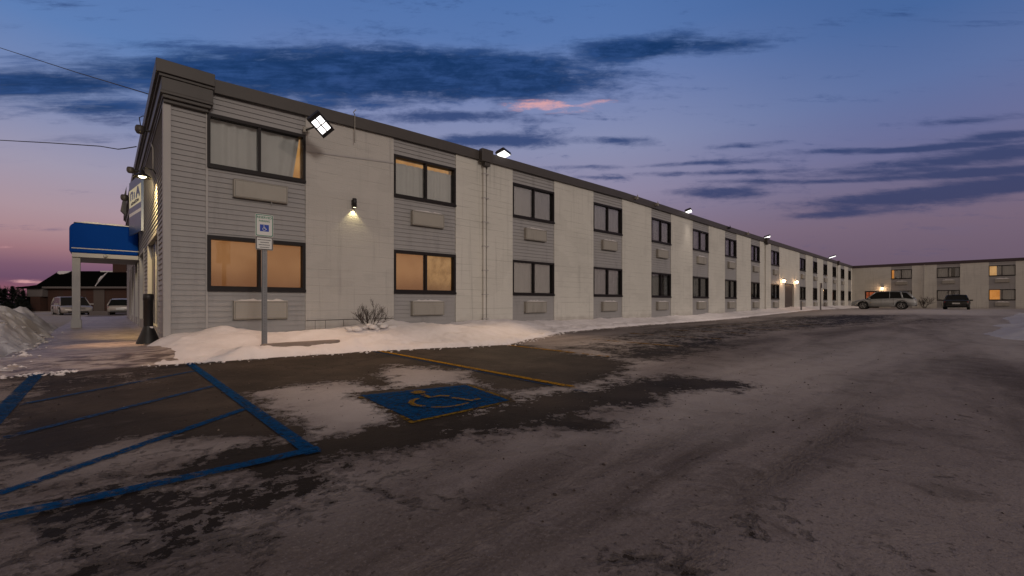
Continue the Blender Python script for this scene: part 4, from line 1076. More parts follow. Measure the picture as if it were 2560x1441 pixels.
# pair of warm lamps over the entrance, and the one on the far wing
def jar_lamp(label, p, group, wall):
    t = thing('wall_lamp', label, 'wall lamp', p, group)
    m_ = MB(); m_.lathe((p[0], p[1], p[2]), [(0, -.16), (.07, -.14), (.09, -.02), (.09, .06), (0, .08)], 14); m_.build('glass_jar', M['glow_warm'], t)
    m_ = MB(); m_.lathe((p[0], p[1], p[2]), [(.10, .081), (.11, .10), (.05, .17), (0, .18)], 14); m_.tube([(p[0], p[1], p[2]+.12), wall], .02); m_.build('cap', M['black'], t)
    pointl('lamp_light', Vector(p)+(Vector(p)-Vector(wall)).normalized()*.16, 16, (1.0, .55, .28), .08)
for px, py, lb in ((1959, 702, 'left one of two glowing wall lamps above the recessed entrance'), (1991.5, 705, 'right one of two glowing wall lamps above the recessed entrance')):
    X_ = Xw(px, 11.1); z_ = EYE+(HY-py)*(11.1/(UX-UY*(px-CX)/F))/F
    jar_lamp(lb, (X_, 11.08, z_), 'lamps by the entrance', (X_, 11.262, z_+.12))
y_ = Yx(2205, XE-.2); z_ = EYE+(HY-721)*((XE-.2)/(UX*(2205-CX)/F+UY))/F
jar_lamp('glowing lamp on the far wing above the silver car', (XE-.2, y_, z_), 'lamps by the entrance', (XE-.038, y_, z_+.12))

# small black spots and vents on the fascia
for px, off in ((1590, 0), (1641, 0), (1822, 0), (1868, 0)):
    X_ = Xw(px, 11.12)
    m_ = MB(); zz = zf(X_, 5.86)
    m_.box((X_-.06, 11.02, zz), (X_+.06, 11.165, zz+.12)); m_.tube([(X_, 11.0, zz+.06), (X_, 11.05, zz+.2)], .02)
    o = m_.build('roof_bracket', M['ac'] if px != 1822 else M['black'])
    tag(o, {1590: 'small pale bracket on the fascia above the fifth pier', 1641: 'small pale bracket on the fascia above the fifth window bay', 1822: 'small dark bracket on the fascia, beyond the second arm floodlight',
            1868: 'small warm coloured bracket on the fascia before the single rain pipe'}[px], 'bracket', 'brackets on the fascia')

# ---------------------------------------------------------------- end wall: sign, gooseneck lamp, old fittings, awning
XS = X0-.07
def YonX(px, X):
    r = (px-CX)/F; return X*(UX-UY*r)/(UX*r+UY)
ya, yb_ = YonX(354, XS), YonX(354, XS)+1.86
def zonX(px, py, X):
    r = (px-CX)/F; return EYE+(HY-py)*(X/(UX*r+UY))/F
t = thing('wall_sign', 'upright white and blue motel sign on the end wall above the blue awning', 'sign', (X0, (ya+yb_)/2, 2.5))
zb0, zb1, zb2, zb3, zb4, zb5 = 2.9, 3.45, 3.62, 4.12, 5.15, 5.3
zt_ = zonX(354, 452, XS)
Z_ = [zonX(352, 556, XS), zonX(352, 531, XS), zonX(352, 523, XS), zonX(352, 508, XS), zonX(352, 462, XS), zonX(352, 440, XS)]
for (a, b, mt, nm) in ((Z_[0]-.3, Z_[1], 'navy', 'blue_band'), (Z_[1], Z_[2], 'white', 'white_band'), (Z_[2], Z_[3], 'navy', 'blue_band'), (Z_[3], Z_[4], 'signlit', 'sign_face'), (Z_[4], Z_[5], 'navy', 'blue_band')):
    m_ = MB(); m_.box((XS, ya, a), (X0-.026, yb_, b)); m_.v = [(v[0]-.125*(v[1]-ya), v[1], v[2]) for v in m_.v]; m_.build(nm, M[mt], t)
L = yb_-ya
def swing(m):                     # the sign stands off the wall at its far end
    m.v = [(v[0]-.125*(v[1]-ya), v[1], v[2]) for v in m.v]; return m
m_ = MB(); m_.box((XS-.015, ya-.03, Z_[0]-.32), (X0-.026, ya-.001, Z_[5]+.02)); swing(m_).build('edge_trim', M['navy'], t)
for zz in (Z_[0]-.1, Z_[4]-.1):
    m_ = MB(); m_.box((X0-.24, yb_-.12, zz), (X0-.02, yb_-.07, zz+.05)); m_.build('bracket', M['black'], t)
def gl(poly, u0, v0, du, dv):
    """strokes of the lettering on the sign face: u from right to left along the wall as read"""
    m_ = MB(); z0_, z1_ = Z_[3], Z_[4]
    for (p, q, w_) in poly:
        P = Vector((XS-.012, yb_-L*(u0+p[0]*du), z0_+(z1_-z0_)*(v0+p[1]*dv))); Q = Vector((XS-.012, yb_-L*(u0+q[0]*du), z0_+(z1_-z0_)*(v0+q[1]*dv)))
        d = (Q-P).normalized(); n = Vector((0, -d.z, d.y))*w_
        a, b, c_, e = P+n, Q+n, Q-n, P-n
        m_.add([a, b, c_, e]+[x+Vector((.01, 0, 0)) for x in (a, b, c_, e)], [(0, 1, 2, 3), (4, 7, 6, 5), (0, 4, 5, 1), (1, 5, 6, 2), (2, 6, 7, 3), (3, 7, 4, 0)])
    return m_
m_ = gl([((0, 0), (0, 1), .055), ((0, 1), (1, 1), .035), ((1, 1), (1, 0), .055)], .16, .38, .16, .42); swing(m_).build('lettering', M['navy'], t)
m_ = gl([((0, 0), (0, .85), .055)], .46, .38, .1, .42); swing(m_).build('lettering', M['navy'], t)
m_ = gl([((0, 0), (.5, 1), .055), ((.5, 1), (1, 0), .055), ((.25, .4), (.75, .4), .03)], .60, .38, .26, .5); swing(m_).build('lettering', M['navy'], t)
m_ = gl([((0, 0), (.2, .5), .018), ((.2, .5), (.4, .1), .018), ((.4, .1), (.6, .6), .018), ((.6, .6), (1, .3), .018), ((0, -.3), (1, -.1), .014)], .2, .16, .6, .14); swing(m_).build('lettering', M['fascia'], t)

# gooseneck lamp
pl = at(356, 441, 9.9)
t = thing('gooseneck_lamp', 'black shaded gooseneck lamp glowing yellow over the wall sign', 'wall lamp', pl)
m_ = MB(); m_.lathe(tuple(pl), [(0, .13), (.035, .13), (.05, .07), (.11, .03), (.17, -.02), (.165, -.03), (.10, .015), (0, .04)], 24); m_.build('lamp_shade', M['black'], t)
m_ = MB(); m_.lathe(tuple(pl), [(0, .03), (.06, .02), (.075, -.015), (.04, -.04), (0, -.05)], 18); m_.build('bulb', M['glow_yellow'], t)
m_ = MB(); wx = X0-.03
m_.tube([pl+Vector((0, 0, .12)), pl+Vector((0, 0, .17)), pl+Vector((.05, 0, .21)), pl+Vector(((wx-pl.x)*.8, 0, .18)), (wx, pl.y, pl.z+.10)], .014); m_.build('arm', M['black'], t)
spot('gooseneck_beam', pl+Vector((-.03, 0, -.07)), (X0+.25, pl.y+.55, pl.z-1.0), 420, (1.0, .72, .30), R(96), .5, .04)
spot('gooseneck_beam', pl+Vector((-.03, 0, -.07)), (.1, 11.8, 0), 620, (1.0, .66, .40), R(28), 1.0, .05)

spot('gooseneck_beam', pl+Vector((-.03, .03, -.075)), (.68, 17.9, pl.z+.05), 900, (1.0, .78, .42), R(40), 1.0, .04)
# old black fittings on the end wall parapet
for px, py, lb in ((350, 325, 'round green grey fitting sticking out high on the end wall'), (326, 426, 'small round dark fitting above the gooseneck lamp'), (311, 495, 'small round dark fitting left of the wall sign')):
    dep = (.72/ ((px+16-265.2)/F*UX))
    p = at(px, py, dep); rr_ = 7.5/F*dep if px < 340 else 10/F*dep
    t = thing('wall_fitting', lb, 'fitting', p, 'old fittings on the end wall')
    m_ = MB(); m_.lathe(tuple(p), [(0, -rr_), (rr_*.7, -rr_*.9), (rr_, -rr_*.3), (rr_, rr_*.5), (rr_*.8, rr_), (0, rr_)], 16); m_.build('head', M['fascia'], t)
    m_ = MB(); m_.tube([p, p+Vector((.35, 0.0, .02))], rr_*.3); m_.build('stem', M['black'], t)
m_ = MB(); p = at(352, 300, 11.6); m_.tube([p+Vector((.12, 0, -.35)), p+Vector((0, 0, -.2)), p+Vector((-.03, 0, .05)), p+Vector((.05, 0, .12)), p+Vector((.12, 0, .06))], .012)
tag(m_.build('service_loop', M['cable']), 'thin looped service wire at the top of the end wall', 'cable loop')
m_ = MB(); a = at(352, 335, 11.9); b = at(372, 370, 10.6); c_ = at(374, 430, 10.6); m_.tube([(X0-.03, a.y, a.z), (X0-.03, b.y, b.z), (X0-.03, c_.y, c_.z)], .014); tag(m_.build('wall_wire', M['ac']), 'pale wire running down the siding of the end wall', 'wire')
# bracketed brown box seen edge-on left of the sign
p = at(316, 512, 19.5)
m_ = MB(); w2_ = .16; m_.add([p+Vector(v) for v in ((0, -w2_, .8), (0, -w2_, -.55), (-.20, -w2_, -.3), (-.14, -w2_, .1), (0, w2_, .8), (0, w2_, -.55), (-.20, w2_, -.3), (-.14, w2_, .1))],
      [(0, 1, 2, 3), (7, 6, 5, 4), (0, 4, 5, 1), (1, 5, 6, 2), (2, 6, 7, 3), (3, 7, 4, 0)]); tag(m_.build('side_sign', M['fascia'], bevel=.01), 'dark projecting sign seen edge-on left of the wall sign', 'sign')

# wires in the sky at the left
def wire(label, pts, r=.012, z0=None):
    m_ = MB(); P = []
    for i in range(len(pts)-1):
        a, b = Vector(pts[i]), Vector(pts[i+1])
        for k in range(12): P.append(a.lerp(b, k/12))
    P.append(Vector(pts[-1])); m_.tube(P, r, 6)
    return tag(m_.build('power_cable', M['cable']), label, 'cable', 'cables to the end wall')
wire('upper straight black cable sloping down to the roof corner', [at(-700, -70, 30), at(0, 120, 18.0), at(190, 181, 15.2), at(376, 237, 11.4)], .014)
wire('lower slack black cable ending at the end wall', [at(-700, 335, 30), at(0, 351, 17.5), at(130, 358, 16.0), at(250, 366, 15.0), at(295, 373.5, 14.7), at(310, 372, 14.6), at(341, 367, 14.2)], .016)

# awning with post
YA = 20.4; AX0, AX1 = -.88, X0-.025
zA = lambda py: EYE+(HY-py)*14.55/F
t = thing('entrance_awning', 'blue vinyl entrance awning on a white post with a white stripe', 'awning', (0, YA+1.4, 0))
prof = []
zt0, zb0 = zA(558), zA(633)
rc = .22
outline = [(AX0, zb0+.02)]+[(AX0+rc-rc*math.cos(a), zt0-rc+rc*math.sin(a)) for a in np.linspace(0, math.pi/2, 7)]+[(AX1, zt0), (AX1, zb0), (AX0+.05, zb0)]
m_ = MB(); m_.prism(outline, YA, YA+3.0); m_.build('canopy', M['awning'], t, bevel=.05)
m_ = MB(); m_.box((AX0+.05, YA-.012, zb0+.135), (AX1, YA-.002, zb0+.165)); m_.build('stripe', M['trim'], t)
m_ = MB(); m_.box((AX0+.06, YA+.05, zb0-.14), (AX1, YA+2.9, zb0-.002)); m_.build('soffit', M['trim'], t)
m_ = MB(); m_.lathe(((AX0+AX1)/2, YA-.005, zb0-.07), [(0, -.06), (.05, -.05), (.055, 0), (.055, .06)], 14, 'y'); m_.build('down_light', M['trim'], t)
m_ = MB(); m_.box((-.82, YA+.15, .1), (-.62, YA+.35, zb0-.141)); m_.box((-.85, YA+.12, .1), (-.59, YA+.38, .42)); m_.build('post', M['siding'], t, bevel=.008)
snowcap(AX0+.1, AX1, YA+.0, YA+3.0, zt0+.001, .09, t, False, 5)

# ashtray post (black cone) by the corner
cA = gp(371, 874); cA = (float(at(371, 874, .97*F/(874-HY)).x), float(at(371, 874, .97*F/(874-HY)).y))
zc = .03; sc_ = (.97*F/(874-HY))/F
H_t = (874-735)*sc_
t = thing('smoking_post', 'black cone based smoking receptacle standing by the building corner', 'ashtray', (cA[0], cA[1], zc))
r0 = 28*sc_; r1 = 9.6*sc_
m_ = MB(); m_.lathe((cA[0], cA[1], zc), [(0, .0), (r0, .0), (r0*1.02, .02), (r0*.98, .05), (r0*.80, H_t*.16), (r0*.56, H_t*.29), (r1*1.1, H_t*.395), (r1*1.02, H_t*.42)], 32); m_.build('base', M['black'], t)
m_ = MB(); m_.lathe((cA[0], cA[1], zc), [(r1*.9, H_t*.40), (r1, H_t*.42), (r1, H_t*.88), (r1*1.12, H_t*.885), (r1*1.12, H_t*.99), (r1*.9, H_t), (0, H_t)], 28); m_.build('tube', M['black'], t)
m_ = MB(); m_.box((cA[0]+r1*.2, cA[1]-r1*1.05, H_t*.41), (cA[0]+r1*.9, cA[1]-r1*.6, H_t*.44)); m_.build('snow_patch', M['roofsnow'], t)

# ---------------------------------------------------------------- reserved parking sign
dS = 8.35
pb = at(662, 862, dS); s_ = dS/F
t = thing('parking_sign', 'reserved accessible parking sign on a steel post in front of the first window', 'sign', (pb.x, pb.y, pb.z))
m_ = MB()
px0, py0 = pb.x, pb.y
# U channel post
def uch(z0, z1, w_=.05, d=.028, tk=.006, xs_=0.0, lean=0.0):
    m = MB()
    for (a, b) in (((-w_/2, 0), (w_/2, tk)), ((-w_/2, 0.001), (-w_/2+tk, d)), ((w_/2-tk, 0.001), (w_/2, d)), ((-w_/2-.012, d), (-w_/2+tk, d+tk)), ((w_/2-tk, d), (w_/2+.012, d+tk))):
        m.box((px0+a[0], py0+a[1], z0), (px0+b[0], py0+b[1], z1))
    return m
ztop = EYE+(HY-540)*s_
p_ = uch(pb.z-.25, ztop, w_=.075).build('post', M['metal'], t)
k = MB()
for z in np.arange(pb.z+.05, ztop-.1, .05): k.lathe((px0, py0-.003, z), [(0, 0), (.006, 0), (.006, .002)], 8, 'y')
k.build('bolt_hole', M['black'], p_)
# the two plates face the lot
def plate(px_l, px_r, py_t, py_b, mats):
    pass
FX = 1.0/(1.12)                                     # metres of plate per pixel across, seen at this bearing
wS = 45*s_*FX; zc1 = EYE+(HY-537)*s_; zc2 = EYE+(HY-592)*s_; zc3 = EYE+(HY-626)*s_
xc = px0-.01; yS = py0-.012
def rrect(x0, x1, z0, z1, r, y0, y1):
    pts = []
    for cx_, cz_, a0 in ((x1-r, z1-r, 0), (x0+r, z1-r, 90), (x0+r, z0+r, 180), (x1-r, z0+r, 270)):
        for k in range(5): a = R(a0+k*22.5); pts.append((cx_+r*math.cos(a), cz_+r*math.sin(a)))
    m = MB(); m.prism(pts, y0, y1); return m
x0, x1 = xc-wS/2, xc+wS/2
rrect(x0, x1, zc2, zc1, .025, yS, yS+.004).build('sign_plate', M['white'], t)
up_ = rrect(x0+.008, x1-.008, zc2+.008, zc1-.008, .02, yS-.0015, yS-.0003).build('green_border', M['green'], t)
rrect(x0+.022, x1-.022, zc2+.022, zc1-.022, .014, yS-.003, yS-.0016).build('sign_face', M['white'], t)
rrect(x0+.004, x1-.004, zc3, zc2-.006, .018, yS, yS+.004).build('lower_sign_plate', M['ac'], t)
rrect(x0+.014, x1-.014, zc3+.008, zc2-.014, .014, yS-.0015, yS-.0003).build('black_border', M['ink'], t)
rrect(x0+.026, x1-.026, zc3+.022, zc2-.028, .008, yS-.003, yS-.0016).build('lower_sign_face', M['white'], t)
def text(body, size, x, z, mat, name, y, parent, wmax=None):
    c = bpy.data.curves.new(name, 'FONT'); c.body = body; c.size = size; c.align_x = 'CENTER'; c.align_y = 'CENTER'; c.extrude = .0004; c.offset = size*.02
    o = bpy.data.objects.new(name, c); C.objects.link(o); bpy.context.view_layer.update()
    me = bpy.data.meshes.new_from_object(o); bpy.data.objects.remove(o)
    vs = np.array([v.co[:] for v in me.vertices]); 
    wd = np.ptp(vs[:, 0]); sx = (wmax/wd) if wmax else 1.0
    m = bpy.data.objects.new(name, me); me.materials.clear(); me.materials.append(mat); C.objects.link(m)
    m.rotation_euler = (R(90), 0, 0); m.scale = (sx, 1, 1)
    m.parent = parent; m.location = Vector((x, y, z))-WORLDPOS[parent.name]
    return m
hp = zc1-zc2
text('RESERVED', .062, xc, zc1-hp*.15, M['green'], 'lettering', yS-.004, t, wS*.82)
text('PARKING', .05, xc, zc1-hp*.31, M['green'], 'lettering', yS-.004, t, wS*.60)
bs = wS*.50; bz = zc1-hp*.62
rrect(xc-bs/2, xc+bs/2, bz-bs*.42, bz+bs*.42, .004, yS-.0045, yS-.0031).build('blue_square', M['signblue'], t)
m_ = MB()
def seg(a, b, w_):
    a = Vector((a[0], 0, a[1])); b = Vector((b[0], 0, b[1])); d = (b-a).normalized(); n = Vector((-d.z, 0, d.x))*w_/2
    q = [a+n, b+n, b-n, a-n]; m_.add([(v.x, yS-.0055, v.z) for v in q]+[(v.x, yS-.0047, v.z) for v in q], [(0, 1, 2, 3), (7, 6, 5, 4), (0, 4, 5, 1), (1, 5, 6, 2), (2, 6, 7, 3), (3, 7, 4, 0)])
u_ = bs*.42
ring = [(xc-.05*u_+.42*u_*math.cos(a), bz-.3*u_+.42*u_*math.sin(a)) for a in np.linspace(R(110), R(380), 14)]
for a, b in zip(ring[:-1], ring[1:]): seg(a, b, .12*u_)
seg((xc-.12*u_, bz+.5*u_), (xc-.05*u_, bz-.1*u_), .16*u_); seg((xc-.05*u_, bz-.1*u_), (xc+.35*u_, bz-.1*u_), .13*u_); seg((xc+.35*u_, bz-.1*u_), (xc+.62*u_, bz-.55*u_), .13*u_); seg((xc-.1*u_, bz+.2*u_), (xc+.3*u_, bz+.15*u_), .1*u_)
m_.lathe((xc-.13*u_, yS-.0055, bz+.68*u_), [(0, 0), (.13*u_, 0), (.13*u_, .001)], 12, 'y')
m_.build('wheelchair_symbol', M['white'], t)
hl = zc2-zc3
# four short illegible lines on the lower plate
for k_, wd in enumerate((.74, .46, .62, .52)):
    m2 = MB(); zz = zc2-hl*(.26+.18*k_); rr_ = random.Random(k_); x = xc-wS*wd*.5
    while x < xc+wS*wd*.5-.01:
        l = rr_.uniform(.008, .02); m2.box((x, yS-.0042, zz-.007), (x+l, yS-.0031, zz+.007)); x += l+.004
    m2.build('fine_print', M['ink'], t)

# two far sign posts by the facade
for px, py0_, py1_, lb, pl_ in ((2051.5, 772, 708, 'far thin sign post in the snow with a narrow plate', True), (2003, 772, 753, 'short thin stake in the snow before the far bay', False)):
    dep = 40 if pl_ else 37
    a = at(px, py0_, dep); b = at(px, py1_, dep)
    t = thing('sign_post', lb, 'post', a, 'far posts in the snow')
    m_ = MB(); m_.box((a.x-.05, a.y-.05, a.z-.2), (a.x+.05, a.y+.05, b.z)); m_.build('post', M['metal'], t)
    if pl_:
        m_ = MB(); m_.box((a.x-.02, a.y-.062, b.z-.45), (a.x+.32, a.y-.051, b.z)); m_.build('sign_plate', M['ink'], t)

# ---------------------------------------------------------------- leafless shrubs
def shrub(label, c, h, spread, n, r, seed, low=False):
    rr_ = random.Random(seed); t = thing('bare_shrub', label, 'shrub', c, 'leafless shrubs in the snow')
    m_ = MB()
    def branch(p, d, L, rad, lev):
        pts = [p]; 
        for k in range(4):
            d = (d+Vector((rr_.uniform(-.25, .25), rr_.uniform(-.25, .25), rr_.uniform(-.08, .16)))).normalized()
            p = p+d*L/4; pts.append(p)
            if lev < 3 and k >= 1:
                for _ in range(2 if lev < 2 else 1):
                    if rr_.random() < .78:
                        nd = (d+Vector((rr_.uniform(-.9, .9), rr_.uniform(-.9, .9), rr_.uniform(-.2, .5)))).normalized(); branch(p, nd, L*rr_.uniform(.4, .62), rad*.62, lev+1)
        m_.tube(pts, rad, 4 if lev else 5, False, r2=rad*.45)
    for k in range(n):
        a = rr_.uniform(0, 6.28); e = rr_.uniform(.25, 1.0)
        branch(Vector(c)+Vector((math.cos(a)*.06*spread, math.sin(a)*.06, 0)), Vector((math.cos(a)*spread*(1-e*.6), math.sin(a)*.4, e*1.3)).normalized(), h*rr_.uniform(.7, 1.05), r, 0)
    m_.build('twigs', M['bark'], t)
    if low:
        k = MB(); rr_ = random.Random(seed+9)
        for _ in range(22):
            a = rr_.uniform(0, 6.28); d = rr_.uniform(.1, .95)*spread*.8; q = Vector(c)+Vector((d*math.cos(a), -abs(d*math.sin(a))*.35-.05, .02+.18*(1-d/spread)*rr_.random()))
            s0 = rr_.uniform(.03, .085); vs = []; fs = []
            for i in range(5):
                for j in range(8):
                    ph = math.pi*i/4; th = 2*math.pi*j/8; vs.append(q+Vector((s0*1.5*math.sin(ph)*math.cos(th), s0*math.sin(ph)*math.sin(th), s0*.7*math.cos(ph))))
            for i in range(4):
                for j in range(8): fs.append((i*8+j, i*8+(j+1) % 8, (i+1)*8+(j+1) % 8, (i+1)*8+j))
            k.add(vs, fs, True)
        k.build('snow_clump', M['roofsnow'], t)
    return t
cs_ = at(925, 818, 10.4)
shrub('leafless shrub half buried in snow before the smooth beige wall', (cs_.x, cs_.y, cs_.z-.06), .40, .95, 12, .0085, 4, True)
cs_ = at(2312, 768, 50)
shrub('bare shrub beside the silver car before the far wing', (cs_.x, cs_.y, cs_.z-.2), .95, .9, 9, .022, 8)

# ---------------------------------------------------------------- cars
def car(name, label, cat, loc, rotz, L, W_, H_, paint, kind='suv', front=True, group='cars parked on the snow', lights=None):
    """x forward; body hull lofted from side profile stations, greenhouse above the belt line"""
    t = thing(name, label, cat, loc, group, rotz)
    hl_ = L/2; hw = W_/2; belt = H_*.60
    # (x, zlow, ztop of hull, half width)
    if kind == 'sedan':
        st = [(-hl_, .42, belt*.86, .80), (-hl_*.96, .28, belt*1.00, .90), (-hl_*.72, .22, belt*1.07, .98), (-hl_*.3, .20, belt*1.02, 1.0), (hl_*.2, .20, belt*.98, 1.0), (hl_*.55, .22, belt*.93, .98), (hl_*.85, .25, belt*.80, .90), (hl_*.96, .32, belt*.70, .80), (hl_, .42, belt*.58, .66)]
        gh = [(-hl_*.74, belt*1.04, .02), (-hl_*.40, H_*.975, .2), (-hl_*.05, H_, .22), (hl_*.18, H_*.965, .21), (hl_*.50, belt*.97, .03)]
    elif kind == 'van':
        st = [(-hl_, .45, belt*.9, .92), (-hl_*.96, .30, belt, .96), (-hl_*.3, .24, belt, 1.0), (hl_*.4, .24, belt*.98, 1.0), (hl_*.75, .26, belt*.88, .97), (hl_*.95, .32, belt*.78, .90), (hl_, .42, belt*.66, .78)]
        gh = [(-hl_*.97, belt, .05), (-hl_*.90, H_*.96, .14), (-hl_*.4, H_, .15), (hl_*.15, H_*.97, .16), (hl_*.58, belt*.95, .04)]
    else:
        st = [(-hl_, .48, belt*.84, .80), (-hl_*.97, .33, belt*.98, .90), (-hl_*.7, .28, belt*1.06, .98), (-hl_*.2, .27, belt*1.03, 1.0), (hl_*.25, .27, belt*.98, 1.0), (hl_*.55, .28, belt*.94, .98), (hl_*.82, .30, belt*.84, .92), (hl_*.95, .36, belt*.73, .82), (hl_, .46, belt*.60, .68)]
        gh = [(-hl_*.93, belt*1.02, .04), (-hl_*.74, H_*.93, .17), (-hl_*.45, H_*.99, .19), (hl_*.02, H_, .20), (hl_*.20, H_*.96, .19), (hl_*.50, belt*.97, .03)]
    wr = .34 if kind == 'sedan' else .38
    wx_ = (-hl_*.58, hl_*.60)
    # densify and cut the arches out of the lower edge
    xs_ = sorted(set([s[0] for s in st]+[w_+wr*1.15*math.cos(a) for w_ in wx_ for a in np.linspace(0, math.pi, 13)]))
    arr = np.array(st); m_ = MB(); secs = []
    for x in xs_:
        zl = np.interp(x, arr[:, 0], arr[:, 1]); zt_ = np.interp(x, arr[:, 0], arr[:, 2]); wf = np.interp(x, arr[:, 0], arr[:, 3])*hw
        zs_ = zl
        for w_ in wx_:
            if abs(x-w_) < wr*1.15: zs_ = max(zs_, wr+math.sqrt(max(0, (wr*1.15)**2-(x-w_)**2)))
        zs_ = min(zs_, zt_*.86)
        zm = zs_+(zt_-zs_)*.5
        half = [(wf*.90, zs_), (wf*.985, zs_+(zt_-zs_)*.12), (wf, zm), (wf*.975, zt_-.10*(zt_-zl)), (wf*.90, zt_-.01), (wf*.5, zt_+.012), (0, zt_+.022)]
        secs.append([(x, -y, z) for y, z in half]+[(x, y, z) for y, z in half[-2::-1]])
    n = len(secs[0]); vs = [v for s in secs for v in s]; fs = []
    for i in range(len(secs)-1):
        for k in range(n-1): fs.append((i*n+k, i*n+k+1, (i+1)*n+k+1, (i+1)*n+k))
        fs.append((i*n+n-1, i*n, (i+1)*n, (i+1)*n+n-1))
    fs.append(tuple(range(n))); fs.append(tuple((len(secs)-1)*n+k for k in range(n)))
    m_.add(vs, fs, True)
    body = m_.build('body', M[paint], t, local=True)
    # greenhouse
    m_ = MB(); vs = []; g = gh
    for (x, z, ins) in g:
        zb_ = np.interp(x, arr[:, 0], arr[:, 2])-.02; wb_ = hw*.90
        vs += [(x, -wb_, zb_), (x, -(wb_-ins), z), (x, -(wb_-ins)*.55, z+.0), (x, (wb_-ins)*.55, z+.0), (x, (wb_-ins), z), (x, wb_, zb_)]
    fs = []
    for i in range(len(g)-1):
        for k in range(5): fs.append((6*i+k, 6*i+k+1, 6*i+7+k, 6*i+6+k))
    fs.append(tuple(range(6))); fs.append(tuple(6*(len(g)-1)+k for k in range(6)))
    m_.add(vs, fs); m_.build('windows', M['carglass'], t, local=True, bevel=.02)
    # roof skin and pillars
    m_ = MB(); rf = [q for q in g if q[1] > H_*.9]
    for i in range(len(rf)-1):
        (xa, za, ia), (xb_, zb2_, ib) = rf[i], rf[i+1]; wa_, wb2 = hw*.90-ia+.015, hw*.90-ib+.015
        m_.add([(xa, -wa_, za-.05), (xa, -wa_*.96, za+.022), (xa, 0, za+.04), (xa, wa_*.96, za+.022), (xa, wa_, za-.05), (xb_, -wb2, zb2_-.05), (xb_, -wb2*.96, zb2_+.022), (xb_, 0, zb2_+.04), (xb_, wb2*.96, zb2_+.022), (xb_, wb2, zb2_-.05)],
               [(0, 1, 6, 5), (1, 2, 7, 6), (2, 3, 8, 7), (3, 4, 9, 8)], True)
    roof = m_.build('roof', M[paint], t, local=True)
    m_ = MB()
    for s in (-1, 1):
        def pil(q0, q1, w_):
            m_.tube([(q0[0], s*(q0[1]), q0[2]), (q1[0], s*q1[1], q1[2])], w_, 6)
        r0_, r1_ = g[0], g[-1]; a_, b_ = rf[0], rf[-1]
        pil((r0_[0], hw*.90, r0_[1]), (a_[0], hw*.90-a_[2]+.01, a_[1]), .05); pil((r1_[0], hw*.90-.0, r1_[1]), (b_[0], hw*.90-b_[2]+.01, b_[1]), .035)
        xm = (a_[0]+b_[0])/2+.1
        pil((xm, hw*.905, belt), (xm, hw*.90-.19, H_-.05), .025)
        if kind == 'suv': pil((-hl_*.62, hw*.905, belt), (-hl_*.56, hw*.90-.17, H_*.95), .07)
    m_.build('pillar', M[paint], t, local=True)
    # lamps, plates, mirrors, handles
    for s in (-1, 1):
        k = MB(); k.box((hl_*.88, s*hw*.50, belt*.60), (hl_*.975, s*hw*.82, belt*.74)); k.build('headlight', M['lens'], t, local=True, bevel=.02)
        k = MB(); k.box((-hl_*.985, s*hw*.48, belt*.74), (-hl_*.90, s*hw*.87, belt*.92)); k.build('tail_light', M['redlens'], t, local=True, bevel=.02)
        k = MB(); k.box((hl_*.36, s*hw*.93, belt*.98), (hl_*.42, s*(hw+.17), belt*.98+.13)); k.build('mirror', M[paint], t, local=True, bevel=.02)
        for xh in (-hl_*.12, hl_*.16) :
            k = MB(); k.box((xh, s*hw*.99, belt*.83), (xh+.16, s*(hw+.02), belt*.83+.03)); k.build('door_handle', M['chrome'], t, local=True)
        k = MB(); 
        for xd in (-hl_*.36, 0.0+hl_*.02, hl_*.36): k.box((xd, s*hw*.985, .42), (xd+.012, s*(hw+.004), belt*.93))
        k.build('door_seam', M['black'], t, local=True)
    k = MB(); k.box((-hl_-.012, -.26, belt*.62), (-hl_*.97, .26, belt*.62+.13)); k.build('number_plate', M['plate'], t, local=True)
    k = MB()
    for z in (belt*.60, belt*.66, belt*.72): k.box((hl_*.93, -hw*.42, z), (hl_+.012, hw*.42, z+.02))
    k.build('grille', M['chrome'], t, local=True)
    k = MB(); k.box((hl_*.9, -hw*.6, .34), (hl_+.004, hw*.6, .44)); k.box((-hl_-.004, -hw*.7, .36), (-hl_*.9, hw*.7, .46)); k.build('bumper_insert', M['black'], t, local=True)
    for wx2 in wx_:
        for s in (-1, 1):
            yy = s*(hw-.13)
            k = MB(); k.lathe((wx2, yy, wr), [(wr*.6, s*.11), (wr*.93, s*.11), (wr, s*.08), (wr, -s*.10), (wr*.6, -s*.10)], 24, 'y'); wh = k.build('wheel', M['rubber'], t, local=True)
            k = MB(); k.lathe((wx2, yy, wr), [(wr*.64, s*.112), (wr*.58, s*.09), (wr*.5, s*.05), (0, s*.05)], 24, 'y')
            rimb = k.build('rim_dish', M['black'], wh, local=True)
            k = MB(); k.lathe((wx2, yy, wr), [(wr*.66, s*.115), (wr*.60, s*.118), (wr*.58, s*.09)], 24, 'y')
            for q_ in range(5):
                a = 2*math.pi*q_/5+.3
                k.tube([(wx2, yy+s*.09, wr), (wx2+wr*.6*math.cos(a), yy+s*.105, wr+wr*.6*math.sin(a))], .035, 6)
            k.build('rim', M['rim'], wh, local=True)
    return t
car('parked_car', 'silver estate car parked side-on near the corner of the two wings', 'car', (56.2, 6.25, float(gz(56))), R(90), 4.85, 1.95, 1.76, 'silver', 'suv')
car('parked_car', 'black sedan seen from behind before the far wing', 'car', (61.2, float(Yx(2390, 58.8)), float(gz(58))), 0, 4.6, 1.85, 1.42, 'blackpaint', 'sedan')
vb = c2w((180-CX)/F*36, 36, -.1)
car('parked_van', 'pale grey van facing the camera in front of the brick house', 'van', (vb.x, vb.y, -.12), R(281), 4.7, 1.95, 1.58, 'pearl', 'van', group='vehicles by the brick house')
vb = c2w((308-CX)/F*37, 37, -.1)
